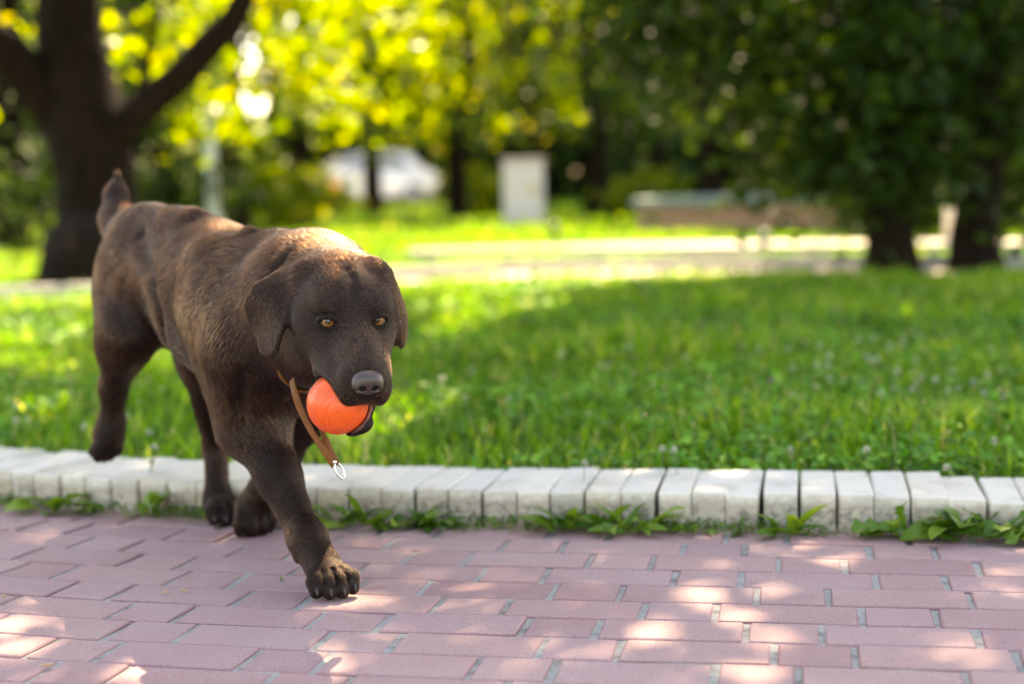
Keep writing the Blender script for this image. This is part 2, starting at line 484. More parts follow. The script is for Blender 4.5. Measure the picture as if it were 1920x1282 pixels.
# ------------------------------------------------------------------ grass
def blades(P, h, w, lean, az, curl, seed):
    """P (n,3) roots; grass blades of 3 segments"""
    n = len(P); r = np.random.default_rng(seed)
    d = np.stack([np.cos(az), np.sin(az), np.zeros(n)], 1); sd = np.stack([-np.sin(az), np.cos(az), np.zeros(n)], 1)
    tw = r.uniform(-0.8, 0.8, n)
    sd = sd * np.cos(tw)[:, None] + d * np.sin(tw)[:, None]
    up = np.array([0, 0, 1.0])
    c0 = P; c1 = P + (up * 0.5 + d * (lean * 0.30)[:, None]) * h[:, None]
    c2 = P + (up * (0.92 - 0.35 * curl)[:, None] + d * (lean * 0.85)[:, None]) * h[:, None]
    w = w[:, None]
    V = np.stack([c0 - sd * w * 0.4, c0 + sd * w * 0.4, c1 - sd * w * 0.5, c1 + sd * w * 0.5, c2], 1).reshape(-1, 3)
    b = (np.arange(n) * 5)[:, None]
    q = b + np.array([[0, 1, 3, 2]]); t = b + np.array([[2, 3, 4]])
    return V, q, t
M_GRASS = leafy('grass_blade', [(0.0, (0.022, 0.085, 0.006)), (0.30, (0.075, 0.210, 0.012)), (0.65, (0.165, 0.350, 0.022)), (0.9, (0.31, 0.44, 0.055)), (1.0, (0.48, 0.42, 0.18))], 0.52, (1.5, 1.4, 0.5), 0.42)
def in_path(P):
    """True where a park path lies"""
    out = np.zeros(len(P), bool)
    for nb_, fb_ in (NEAR_BAND, FAR_BAND):
        a = np.array([G(x, y, LZ)[:2] for x, y in nb_]); b = np.array([G(x, y, LZ)[:2] for x, y in fb_])
        ya = np.interp(P[:, 0], a[:, 0], a[:, 1], left=99, right=99); yb = np.interp(P[:, 0], b[:, 0], b[:, 1], left=-99, right=-99)
        out |= (P[:, 1] > ya - 0.03) & (P[:, 1] < yb + 0.08)
    return out
def field(n, u0, u1, hx, hmin, hmax, wmin, wmax, seed, clump=0.5):
    r = np.random.default_rng(seed)
    x = r.uniform(-1, 1, n)
    u = u0 + (u1 - u0) * r.random(n) ** 0.8
    x = x * (hx[0] + (hx[1] - hx[0]) * (u - u0) / (u1 - u0))
    y = ky(np.clip(x, -5.8, 5.8)) + KD + 0.004 + u
    P = np.stack([x, y, lawn_z(x, y) - 0.004], 1)
    P = P[~in_path(P)]; n = len(P)
    sn = smooth_noise(P, 1.6, seed)[:, 0]; s2 = smooth_noise(P, 6, seed + 1)[:, 0]
    h = r.uniform(hmin, hmax, n) * (1 + 0.22 * sn + 0.20 * s2); h = np.maximum(h, hmin * 0.5)
    V, q, t = blades(P, h, r.uniform(wmin, wmax, n), r.uniform(0.1, 0.9, n), r.uniform(0, 6.283, n), r.uniform(0, 1, n), seed)
    tint = np.clip(0.45 + 0.26 * r.normal(size=n) + 0.10 * sn + 0.10 * s2, 0.02, 0.93)
    tint = np.where(r.random(n) < 0.025, 1.0, tint)
    return V, q, t, np.repeat(tint, 5)
def merge(parts):
    Vs, qs, ts, at = [], [], [], []; o = 0
    for V, q, t, a in parts:
        Vs.append(V); qs.append(q + o); ts.append(t + o); at.append(a); o += len(V)
    return np.concatenate(Vs), [np.concatenate(qs), np.concatenate(ts)], np.concatenate(at)
parts = [field(38000, 0.0, 2.2, (1.9, 2.6), 0.025, 0.095, 0.0036, 0.0095, 11), field(44000, 2.0, 6.3, (2.4, 4.0), 0.035, 0.11, 0.006, 0.014, 12),
         field(36000, 6.2, 16, (4.0, 7.0), 0.05, 0.11, 0.010, 0.022, 13), field(26000, 15, 40, (8, 16), 0.07, 0.15, 0.03, 0.06, 14)]
V, F, tint = merge(parts)
grass = obj('grass', V, F, M_GRASS); fattr(grass.data, 'tint', tint); setp(grass, 'green lawn grass growing behind the white brick kerb', 'grass', kind='stuff')
# broad-leaved clover and plantain mixed through the lawn
M_CLOVER = leafy('clover_leaf', [(0.0, (0.022, 0.100, 0.012)), (0.5, (0.075, 0.255, 0.025)), (1.0, (0.18, 0.40, 0.045))], 0.35, (1.3, 1.3, 0.5), 0.5)
def disc_leaves(P, size, seed, tilt=0.5):
    n = len(P); r = np.random.default_rng(seed)
    nn = np.stack([r.normal(size=n) * tilt, r.normal(size=n) * tilt - 0.15, np.ones(n)], 1); nn /= np.linalg.norm(nn, axis=1, keepdims=True)
    a = r.normal(size=(n, 3)); a -= nn * (a * nn).sum(1, keepdims=True); a /= np.linalg.norm(a, axis=1, keepdims=True); b = np.cross(nn, a)
    s = size[:, None]
    V = np.stack([P - a * s * 0.9, P + b * s * 0.5 - a * s * 0.2 + nn * s * 0.15, P + b * s * 0.35 + a * s * 0.6 + nn * s * 0.10, P + a * s * 0.8 - nn * s * 0.05, P - b * s * 0.35 + a * s * 0.6 + nn * s * 0.10, P - b * s * 0.5 - a * s * 0.2 + nn * s * 0.15], 1).reshape(-1, 3)
    k = (np.arange(n) * 6)[:, None]
    return V, np.concatenate([k + np.array([[0, 1, 2, 3]]), k + np.array([[0, 3, 4, 5]])])
r_ = np.random.default_rng(21); n = 26000
u = 0.0 + 5.8 * r_.random(n) ** 1.3; x = r_.uniform(-1, 1, n) * (1.9 + 0.35 * u); y = ky(np.clip(x, -5.8, 5.8)) + KD + 0.01 + u
P = np.stack([x, y, lawn_z(x, y) + r_.uniform(0.012, 0.06, n)], 1)
sn = smooth_noise(P * np.array([1, 1, 0]), 2.6, 5)[:, 0]
P = P[sn > -0.15]; n = len(P)
V, F = disc_leaves(P, r_.uniform(0.007, 0.020, n) * (1 + 0.14 * (P[:, 1] - 3)), 22)
clo = obj('clover', V, F, M_CLOVER); fattr(clo.data, 'tint', np.repeat(np.clip(0.5 + 0.28 * r_.normal(size=n), 0, 1), 6)); setp(clo, 'low clover leaves mixed through the lawn grass', 'clover', kind='stuff')
# seed heads and flower heads
g = N('clover_white'); n1 = g.noise(300, 2, 0.5, g.coord()); g.pbr(g.mix(n1.outputs[0], (0.58, 0.57, 0.48), (0.40, 0.42, 0.26)), 0.8); M_CW = g.m
g = N('clover_purple'); g.pbr((0.36, 0.10, 0.36), 0.8); M_CP = g.m
g = N('stem'); g.pbr((0.09, 0.15, 0.03), 0.6); M_STEM = g.m
def flower_mesh(h):
    r = np.random.default_rng(int(h * 1e4)); parts = []
    for i in range(26):
        th = math.acos(1 - 1.6 * (i + 0.5) / 26); ph_ = i * 2.4
        d = np.array([math.sin(th) * math.cos(ph_), math.sin(th) * math.sin(ph_), math.cos(th)])
        c = np.array([0, 0, h]); a = nrm(np.cross(d, [0.3, 0.2, 1])); b = np.cross(d, a)
        parts.append((np.array([c + d * 0.003, c + d * 0.009 + a * 0.0028, c + d * 0.0115, c + d * 0.009 - a * 0.0028, c + d * 0.0075 + b * 0.002]), [[0, 1, 2, 4], [0, 4, 2, 3]]))
    return join(parts)
fh = {h: flower_mesh(h) for h in (0.07, 0.09, 0.11)}
fme = {(h, c): mesh_np('flower_head', *fh[h]) for h in fh for c in (0, 1)}
for (h, c), me in fme.items(): me.materials.append(M_CP if c else M_CW)
sme = {h: mesh_np('stem', *tube([(0, 0, 0), (0.003, 0.002, h * 0.5), (0, 0, h)], [0.0014, 0.0012, 0.001], 5)) for h in fh}
for me in sme.values(): me.materials.append(M_STEM)
fr = random.Random(4)
flw = []
for i in range(38):                                                   # the clover drift on the right
    flw.append((fr.gauss(1640, 160), fr.uniform(615, 720), 0))
for i in range(22): flw.append((fr.uniform(830, 1900), fr.uniform(640, 850), 0))
for i in range(8): flw.append((fr.uniform(5, 170) if i % 2 else fr.uniform(240, 380), fr.uniform(740, 850), 0))
flw += [(1447, 703, 1), (1622, 690, 1)]
for px, py, c in flw:
    p = G(px, py, LZ + 0.085); h = fr.choice((0.07, 0.09, 0.11))
    base = np.array([p[0], p[1], float(lawn_z(p[0], p[1])) - 0.003])
    if c: lab = 'purple clover flower, the left one of two in the lawn' if px < 1500 else 'purple clover flower, the right one of two in the lawn'
    else: lab = 'small white clover flower on a thin stem in the lawn'
    t_ = empty('clover_flower', base, lab, 'flower', None if c else 'white clover flowers in the lawn')
    t_.scale = (0.8, 0.8, 0.8)
    t_.rotation_euler = (fr.gauss(0, 0.15), fr.gauss(0, 0.15), fr.uniform(0, 6))
    for nm, me in (('stem', sme[h]), ('flower_head', fme[(h, c)])):
        o = bpy.data.objects.new(nm, me); COL.objects.link(o); o.parent = t_
# dry grass seed heads
r_ = np.random.default_rng(31); n = 900
u = 0.1 + 5.0 * r_.random(n); x = r_.uniform(-1, 1, n) * (1.8 + 0.35 * u); y = ky(np.clip(x, -5.8, 5.8)) + KD + u
P = np.stack([x, y, lawn_z(x, y)], 1)
h = r_.uniform(0.07, 0.14, n); az = r_.uniform(0, 6.28, n); ln_ = r_.uniform(0.05, 0.35, n)
V1, q1, t1_ = blades(P, h, np.full(n, 0.0016), ln_, az, np.zeros(n), 32)
d = np.stack([np.cos(az) * ln_ * 0.85, np.sin(az) * ln_ * 0.85, np.full(n, 0.92)], 1)
tipP = P + d * h[:, None]
V2, F2 = disc_leaves(tipP, np.full(n, 0.007), 33, 2.0)
V, F = np.concatenate([V1, V2]), [np.concatenate([q1, F2 + len(V1)]), t1_]
M_SEED = leafy('dry_seed', [(0.0, (0.30, 0.24, 0.12)), (1.0, (0.46, 0.36, 0.20))], 0.3, (1.1, 1.0, 0.7), 0.7)
sd = obj('seed_grass', V, F, M_SEED); fattr(sd.data, 'tint', r_.random(len(V))); setp(sd, 'straw coloured grass seed heads standing in the lawn', 'grass', kind='stuff')
# ------------------------------------------------------------------ trees
g = N('bark')
oc = g.pos()
mp = g.n('ShaderNodeMapping', {'Vector': oc, 'Scale': (9, 9, 2.2)})
n1 = g.noise(2.2, 6, 0.7, mp.outputs[0], 0.6); n2 = g.noise(1.0, 3, 0.6, oc)
c_ = g.ramp(n1.outputs[0], [(0.30, (0.0045, 0.0028, 0.0018)), (0.55, (0.015, 0.0095, 0.0062)), (0.75, (0.034, 0.022, 0.0145))]).outputs[0]
g.pbr(c_, 0.92, g.bump(n1.outputs[0], 1.0, 0.03), **{'Specular IOR Level': 0.08}); M_BARK = g.m
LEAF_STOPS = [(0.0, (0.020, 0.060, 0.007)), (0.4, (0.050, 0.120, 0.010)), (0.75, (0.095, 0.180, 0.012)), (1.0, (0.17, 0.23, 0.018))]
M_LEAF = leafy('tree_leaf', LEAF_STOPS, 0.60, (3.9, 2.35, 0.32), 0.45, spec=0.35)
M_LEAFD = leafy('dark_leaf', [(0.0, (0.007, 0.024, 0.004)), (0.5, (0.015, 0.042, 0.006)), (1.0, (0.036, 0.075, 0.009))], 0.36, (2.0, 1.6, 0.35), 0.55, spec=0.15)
# chosen sun spots: crown leaves are cut away along the sun ray to each
HOLES = []
def hole(p, r): HOLES.append((np.asarray(p, float), r))
hr = random.Random(9)
for x, y, r in [(1440, 1022, 0.06), (1500, 1008, 0.05), (1310, 1058, 0.05), (1230, 1090, 0.045), (1290, 1108, 0.07), (1390, 1150, 0.08), (1250, 1180, 0.055), (1500, 1222, 0.05), (1440, 1190, 0.05), (1330, 1130, 0.06), (1560, 1040, 0.05),
                (1440, 1262, 0.06), (1800, 1150, 0.02), (150, 1068, 0.03), (320, 1110, 0.03), (560, 1158, 0.03), (700, 962, 0.05), (350, 985, 0.05), (690, 1010, 0.03)]: hole(G(x, y), r * 0.24 - 0.012)
for x, y, D_, r in [(650, 470, 2.50, 0.055), (625, 462, 2.53, 0.05), (300, 430, 3.10, 0.07), (345, 400, 3.0, 0.05), (480, 560, 2.68, 0.05), (478, 600, 2.46, 0.045), (500, 560, 2.47, 0.03), (540, 520, 2.5, 0.045), (410, 480, 2.8, 0.06), (430, 520, 2.8, 0.04), (755, 540, 2.45, 0.03)]: hole(W(x, y, D_), r * 0.55 - 0.006)
for x, y, r in [(60, 645, 1.2), (130, 660, 0.7), (20, 610, 0.8), (150, 625, 0.5), (-60, 640, 0.8), (300, 660, 0.12), (370, 760, 0.10), (90, 700, 0.12), (820, 590, 0.20), (880, 610, 0.16), (940, 560, 0.30), (800, 550, 0.30), (1080, 545, 0.26), (1280, 535, 0.25), (1000, 590, 0.15), (840, 640, 0.12), (700, 800, 0.10), (760, 770, 0.12), (640, 820, 0.08), (330, 700, 0.10), (60, 790, 0.06), (1740, 600, 0.12)]: hole(G(x, y, LZ), r)
for i in range(24):
    x = -300 + 2100 * (i + hr.random()) / 24
    hole(G(x, np.interp(x, [-700, 100, 700, 1000, 1300, 1650, 2600], [578, 562, 526, 508, 504, 501, 497]) + hr.uniform(-11, 11), LZ), hr.uniform(0.14, 0.34))
for i in range(20): hole(G(780 + 900 * (i + hr.random()) / 20, hr.uniform(450, 480), LZ), hr.uniform(0.3, 0.6))
for i in range(16): hole(G(hr.uniform(600, 1200), hr.uniform(415, 455), LZ), hr.uniform(0.5, 0.9))
for i in range(12): hole(W(hr.uniform(560, 800), hr.uniform(330, 390), hr.uniform(40, 45)), 1.0)
for i in range(26): hole(W(hr.uniform(330, 1150), hr.uniform(-40, 260), hr.uniform(17, 30)), hr.uniform(0.2, 0.5))
for i in range(8): hole(G(hr.uniform(-50, 120), hr.uniform(440, 520), LZ), hr.uniform(0.6, 1.0))
def prune(P, size, seed):
    keep = np.ones(len(P), bool)
    wob = 1 + 0.25 * smooth_noise(P, 3.0, seed)[:, 0]
    for p0, r in HOLES:
        v = P - p0; t = v @ SN; d2 = (v * v).sum(1) - t * t
        keep &= ~((t > 0) & (d2 < ((r + 0.25 * size) * wob) ** 2))
    return P[keep]
GAPS = [(W(470, 150, 1.0), 0.020), (W(455, 90, 1.0), 0.013), (W(490, 210, 1.0), 0.012), (W(930, 150, 1.0), 0.005), (W(655, 320, 1.0), 0.008), (W(1580, 310, 1.0), 0.007), (W(560, 40, 1.0), 0.010)]
def thin(P, seed):
    """leaves cut away along camera rays to let bright sky show between crowns"""
    r = np.random.default_rng(seed); keep = np.ones(len(P), bool)
    for g_, a in GAPS:
        d = nrm(g_ - CP); v = P - CP; t = v @ d; d2 = (v * v).sum(1) - t * t
        keep &= ~((t > 11.5) & (d2 < (t * a * (1 + 0.3 * smooth_noise(P, 2.0, seed)[:, 1])) ** 2) & (r.random(len(P)) < 0.85))
    return P[keep]
def leaf_mesh(P, size, seed, up=0.6):
    """folded lance-shaped leaves, two triangles either side of the midrib"""
    n = len(P); r = np.random.default_rng(seed)
    nn = r.normal(size=(n, 3)) * np.array([1, 1, 0.6]); nn[:, 2] = np.abs(nn[:, 2]) + up; nn /= np.linalg.norm(nn, axis=1, keepdims=True)
    a = r.normal(size=(n, 3)); a[:, 2] -= 0.6; a -= nn * (a * nn).sum(1, keepdims=True); a /= np.linalg.norm(a, axis=1, keepdims=True); b = np.cross(nn, a)
    s = (size * r.uniform(0.65, 1.25, n))[:, None]
    V = np.stack([P - a * s * 0.5, P + b * s * 0.36 - a * s * 0.02 + nn * s * 0.10, P + a * s * 0.55 - nn * s * 0.06, P - b * s * 0.36 - a * s * 0.02 + nn * s * 0.10], 1).reshape(-1, 3)
    k = (np.arange(n) * 4)[:, None]
    return V, np.concatenate([k + np.array([[0, 1, 2]]), k + np.array([[0, 2, 3]])])
def clumps(center, radii, nc, per, cr, seed, shell=0.55, zmin=None):
    r = np.random.default_rng(seed)
    d = r.normal(size=(nc, 3)); d /= np.linalg.norm(d, axis=1, keepdims=True)
    rad = (shell + (1 - shell) * r.random(nc)) ** 0.8
    C = np.asarray(center) + d * rad[:, None] * np.asarray(radii)
    P = np.repeat(C, per, 0) + r.normal(size=(nc * per, 3)) * (cr * np.array([1, 1, 0.55])) * np.repeat(r.uniform(0.6, 1.3, nc), per)[:, None]
    if zmin is not None: P = P[P[:, 2] > zmin]
    return P, C
def make_tree(name, label, base, trunk, limbs, P, size, seed, m=None, group=None, wob=0.05, cat='tree'):
    t = empty(name, base, label, cat, group)
    parts = [tube(bezier([q[:3] for q in trunk], 5), np.interp(np.arange(5 * (len(trunk) - 1) + 1), np.arange(len(trunk)) * 5, [q[3] for q in trunk]), 18, wob=wob)]
    for lm in limbs:
        n = len(lm)
        parts.append(tube(bezier([q[:3] for q in lm], 4), np.interp(np.arange(4 * (n - 1) + 1), np.arange(n) * 4, [q[3] for q in lm]), 8, wob=wob))
    v, f = join(parts)
    obj('trunk', v, f, M_BARK, t)
    P = thin(prune(P, size, seed), seed)
    V, F = leaf_mesh(P, size, seed)
    c = obj('crown', V, F, m or M_LEAF, t, smooth=False)
    r = np.random.default_rng(seed + 1)
    fattr(c.data, 'tint', np.repeat(np.clip(0.5 + 0.18 * r.normal(size=len(P)) + 0.2 * smooth_noise(P, 1.2, seed)[:, 0], 0, 1), 4))
    return t
def wq(px, py, D_, r): return (*W(px, py, D_), r)
def limbs_to(C, frm, r0, k, seed):
    rr = random.Random(seed); out = []
    for c in rr.sample(list(C), min(k, len(C))):
        f = frm[rr.randrange(len(frm))]
        mid = (np.asarray(f) + c) / 2 + np.array([rr.gauss(0, 0.2), rr.gauss(0, 0.2), 0.25])
        out.append([(*f, r0), (*mid, r0 * 0.55), (*c, r0 * 0.15)])
    return out
# --- big forked tree on the left
base = G(168, 540, LZ); base[2] = LZ - 0.03
trunk = [(base[0], base[1], base[2] - 0.1, 0.40), (base[0], base[1], base[2] + 0.14, 0.31), wq(178, 440, 10.6, 0.262), wq(180, 330, 10.6, 0.262), wq(160, 230, 10.6, 0.28), wq(138, 120, 10.6, 0.235), wq(128, 0, 10.55, 0.205), wq(115, -250, 10.4, 0.17), wq(140, -700, 10.2, 0.09)]
limbs = [[wq(190, 285, 10.6, 0.15), wq(255, 215, 10.5, 0.115), wq(330, 150, 10.4, 0.105), wq(400, 75, 10.2, 0.095), wq(450, 15, 10.1, 0.08), wq(520, -200, 9.6, 0.05), wq(640, -600, 8.8, 0.02)],
         [wq(140, 250, 10.6, 0.17), wq(85, 185, 10.5, 0.16), wq(20, 110, 10.3, 0.15), wq(-80, 10, 10.0, 0.12), wq(-250, -250, 9.2, 0.06), wq(-400, -600, 8.4, 0.02)],
         [wq(262, 205, 10.5, 0.035), wq(272, 130, 10.5, 0.032), wq(290, 50, 10.4, 0.028), wq(300, -60, 10.3, 0.015)]]
Pc, C = clumps((base[0] + 1.0, base[1] - 1.2, 5.6), (4.6, 4.4, 3.0), 190, 120, 0.42, 41, 0.25, 1.9)
extra = []
rr = np.random.default_rng(42)
for px, py, D_, n in [(330, 40, 11.5, 60), (250, 90, 11.6, 40), (480, 60, 11.0, 60), (60, 60, 11.2, 40), (420, -40, 10.5, 80), (560, 20, 10.5, 50), (30, 150, 12.0, 30), (400, 150, 13.5, 110), (470, 200, 13.0, 100), (360, 205, 14.0, 80), (430, 90, 13.0, 110), (520, 130, 13.0, 90), (390, 20, 13.0, 90), (600, 90, 13.5, 90), (680, 30, 13.0, 90), (300, 120, 13.5, 60), (760, 60, 14, 90), (640, 190, 14, 60)]:
    extra.append(W(px, py, D_) + rr.normal(size=(n, 3)) * 0.16)
limbs += limbs_to(C, [trunk[-1][:3], trunk[-2][:3], limbs[0][-1][:3], limbs[0][-2][:3], limbs[1][-1][:3]], 0.06, 26, 3)
make_tree('forked_tree', 'thick forked tree standing behind the dog at the left', base, trunk, limbs, np.concatenate([Pc] + extra), 0.135, 43)
# --- two dark trees on the right
for k, (px, D_, lab) in enumerate(((1672, 9.35, 'dark trunked shade tree on the right, the left of a close pair'), (1828, 9.55, 'dark trunked shade tree at the right edge, the right of a close pair'))):
    base = W(px, 520, D_); base[2] = LZ - 0.03
    lean = -6 if k == 0 else 10
    trunk = [(base[0], base[1], base[2] - 0.1, 0.21), (base[0], base[1], base[2] + 0.10, 0.165), wq(px, 440, D_, 0.140), wq(px + lean, 330, D_, 0.125), wq(px + 2 * lean, 200, D_, 0.12), wq(px + lean, 0, D_, 0.115), wq(px - lean, -400, D_, 0.10), wq(px + 3 * lean, -900, D_, 0.06)]
    Pc, C = clumps((base[0] - 0.9 + 1.2 * k, base[1] - 1.6 + 0.8 * k, 5.0), (4.0, 4.4, 3.2), 152, 120, 0.42, 51 + k, 0.25, 1.75)
    rr = np.random.default_rng(60 + k); extra = []
    low = [(1400, 60), (1480, 140), (1560, 30), (1560, 200), (1620, 250), (1700, 60), (1720, 200), (1480, 250), (1400, 190), (1330, 100), (1300, 20), (1560, 310), (1420, 290), (1210, 40), (1250, 140), (1130, 20), (1600, 120)] if k == 0 else \
          [(1780, 60), (1840, 140), (1900, 40), (1900, 230), (1840, 280), (1760, 260), (1930, 330), (1960, 150), (1740, 150), (1880, 350), (1690, 300), (1800, 330), (1640, 330), (1700, 30), (1660, 120), (1820, 210), (1680, 220), (1860, 90)]
    for (x, y) in low:
        extra.append(W(x, y, D_ + rr.uniform(-0.6, 1.2)) + rr.normal(size=(165, 3)) * np.array([0.24, 0.28, 0.17]))
    limbs = limbs_to(C, [trunk[-1][:3], trunk[-2][:3], trunk[-3][:3]], 0.055, 22, 7 + k)
    limbs += limbs_to([e.mean(0) for e in extra], [trunk[-3][:3], trunk[-2][:3]], 0.03, 10, 17 + k)
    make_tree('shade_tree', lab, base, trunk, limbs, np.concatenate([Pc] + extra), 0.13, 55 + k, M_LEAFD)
# --- trees beyond the park paths
far = [(442, 18.5, 0.15, 2.9, 2.4, 0, 'slim tree behind the pale lamp post'), (565, 23.0, 0.16, 3.2, 2.8, 0, 'sunlit tree beyond the dog\'s back, above the parked car\'s left end'),
       (858, 25.0, 0.17, 3.4, 3.0, 0, 'tree with a dark straight trunk left of the white cabinet'), (1118, 24.0, 0.15, 3.2, 2.8, 0, 'tree standing right of the white cabinet'),
       (1335, 20.5, 0.14, 3.4, 2.8, 1, 'dark tree behind the low brown plinth'), (700, 31.0, 0.19, 4.0, 3.4, 0, 'tall tree behind the parked white car'),
       (1010, 34.0, 0.2, 4.6, 4.0, 1, 'tall dark tree far behind the white cabinet'), (1560, 21.0, 0.17, 3.6, 3.0, 1, 'dark tree seen left behind the pair of shade trees'),
       (1890, 20.0, 0.17, 3.6, 3.0, 1, 'dark tree at the right edge behind the shade trees'), (20, 19.0, 0.19, 3.6, 3.0, 1, 'dark tree at the left edge behind the forked tree'),
       (300, 24.0, 0.17, 3.6, 3.0, 1, 'tree seen between the forked trunk and the lamp post'), (1230, 30.0, 0.2, 4.2, 3.6, 1, 'dark tree far behind the gap between cabinet and plinth')]
for k, (px, D_, r0, cz, cr, dk, lab) in enumerate(far):
    b = W(px, 400, D_); b[2] = LZ - 0.03
    rk = random.Random(70 + k)
    top = np.array([b[0] + rk.gauss(0, 0.2), b[1], cz + 0.5])
    trunk = [(*b, r0 * 1.5), (b[0], b[1], b[2] + 0.25, r0), (b[0] + rk.gauss(0, 0.05), b[1], 1.6, r0 * 0.85), (*((b + top) / 2 + np.array([rk.gauss(0, 0.1), 0, 0.4])), r0 * 0.7), (*top, r0 * 0.3)]
    Pc, C = clumps((b[0], b[1], cz), (cr, cr, cz - 0.75 - 0.25 * (k % 3)), 95 if dk else 62, 62, 0.40, 80 + k, 0.35, 0.6)
    limbs = limbs_to(C, [trunk[-1][:3], trunk[-2][:3]], 0.05, 12, 90 + k)
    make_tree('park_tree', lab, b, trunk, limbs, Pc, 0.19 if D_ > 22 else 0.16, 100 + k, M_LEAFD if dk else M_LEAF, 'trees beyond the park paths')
# --- shrubs
for k, (px, D_, h, w, dk, lab) in enumerate([(1140, 24.5, 0.6, 0.4, 1, 'dark bush right of the white cabinet'), (905, 27.0, 0.8, 0.8, 0, 'pale green bush left of the white cabinet'), (500, 21.0, 0.9, 0.9, 0, 'yellow green bush beyond the dog\'s back'),
                                             (60, 15.5, 1.0, 1.2, 1, 'dark bush left of the forked tree'), (1225, 20.5, 0.6, 0.5, 0, 'small bright bush at the left end of the brown plinth'), (1700, 15.0, 0.55, 0.8, 1, 'dark bush behind the pair of shade trees'),
                                             (320, 17.0, 0.9, 1.0, 1, 'dark bush between forked tree and lamp post'), (585, 27.0, 0.85, 0.75, 0, 'bright bush left of the orange bin')]):
    b = W(px, 400, D_); b[2] = LZ
    Pc, C = clumps((b[0], b[1], h * 0.55 + LZ), (w, w, h * 0.5), 40, 40, 0.12, 130 + k, 0.3, LZ)
    st = [[(b[0], b[1], LZ - 0.02, 0.03), (*((b + c) / 2), 0.018), (*c, 0.006)] for c in C[:7]]
    t = empty('bush', b, lab, 'bush', 'bushes beyond the lawn')
    v, f = join([tube([q[:3] for q in s_], [q[3] for q in s_], 6) for s_ in st]); obj('stem', v, f, M_BARK, t)
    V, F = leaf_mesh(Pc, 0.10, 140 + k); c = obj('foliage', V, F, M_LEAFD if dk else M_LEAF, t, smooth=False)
    fattr(c.data, 'tint', np.repeat(np.clip(0.55 + 0.2 * np.random.default_rng(k).normal(size=len(Pc)), 0, 1), 4))
# --- the wood that closes the view
Ps = []
rr = np.random.default_rng(200)
for i in range(560):
    ang = rr.uniform(-0.62, 0.62); dist = rr.uniform(44, 62)
    c = np.array([math.sin(ang) * dist * 1.15, math.cos(ang) * dist, 12.5 * rr.random() ** 1.3 + 0.5])
    wpx = PX(c)[0]
    if 380 < wpx < 590 and c[2] > 1.5 and rr.random() < 0.75: continue
    Ps.append(c + rr.normal(size=(190, 3)) * np.array([1.5, 1.2, 1.0]))
Ps = thin(prune(np.concatenate(Ps), 0.7, 9), 9); Ps = Ps[Ps[:, 2] > 0.1]
V, F = leaf_mesh(Ps, 0.72, 201, 0.1)
wood = obj('distant_wood', V, F, M_LEAFD, smooth=False); fattr(wood.data, 'tint', np.repeat(np.clip(0.5 + 0.25 * rr.normal(size=len(Ps)), 0, 1), 4))
setp(wood, 'dense green wood closing the view behind the park', 'wood', kind='stuff')

# ------------------------------------------------------------------ background furniture
def box(cx, cy, cz, sx, sy, sz, b=0.01, rz=0.0):
    v, f = bevel_box(sx, sy, sz, b); v[:, 2] += sz
    c, s = math.cos(rz), math.sin(rz)
    return v @ np.array([[c, s, 0], [-s, c, 0], [0, 0, 1]]) + np.array([cx, cy, cz]), f
def paint(name, col, rough=0.5, **kw):
    g = N(name); n1 = g.noise(12, 4, 0.6, g.pos()); g.pbr(g.mix(g.math('MULTIPLY', n1.outputs[0], 0.3), col, tuple(c * 0.72 for c in col)), rough, **kw); return g.m
M_CAB = paint('cabinet_paint', (0.80, 0.70, 0.72), 0.5); M_CAB2 = paint('cabinet_roof', (0.30, 0.26, 0.25), 0.6); M_YEL = paint('warning_yellow', (0.75, 0.50, 0.14), 0.5); M_CONC = paint('concrete', (0.36, 0.35, 0.33), 0.9)
M_POLE = paint('pole_paint', (0.56, 0.57, 0.50), 0.5); M_BLK = paint('black_rubber', (0.02, 0.02, 0.02), 0.8); M_DKG = paint('dark_green_paint', (0.012, 0.055, 0.040), 0.4)
cb = G(983, 425, LZ); cb[2] = LZ
cab = empty('utility_cabinet', cb, 'pale pinkish utility cabinet with a yellow mark on its door', 'cabinet')
obj('plinth', *box(cb[0], cb[1], LZ - 0.02, 0.50, 0.34, 0.07), M_CONC, cab, False)
obj('housing', *box(cb[0], cb[1], LZ + 0.05, 0.54, 0.38, 0.80), M_CAB, cab, False)
obj('roof', *box(cb[0], cb[1], LZ + 0.85, 0.60, 0.44, 0.05, 0.02), M_CAB2, cab, False)
dr = obj('door', *box(cb[0], cb[1] - 0.20, LZ + 0.10, 0.46, 0.02, 0.70, 0.004), M_CAB, cab, False)
obj('handle', *box(cb[0] + 0.18, cb[1] - 0.222, LZ + 0.42, 0.02, 0.03, 0.10, 0.004), M_BLK, dr, False)
a_ = np.array([cb[0] + 0.11, cb[1] - 0.2125, LZ + 0.50])
obj('warning_sign', *join([(a_ + np.array([(-0.065, 0, -0.05), (0.065, 0, -0.05), (0, 0, 0.065), (-0.065, 0.004, -0.05), (0.065, 0.004, -0.05), (0, 0.004, 0.065)]), [[0, 1, 2], [5, 4, 3], [0, 3, 4, 1], [1, 4, 5, 2], [2, 5, 3, 0]])]), M_YEL, dr, False)
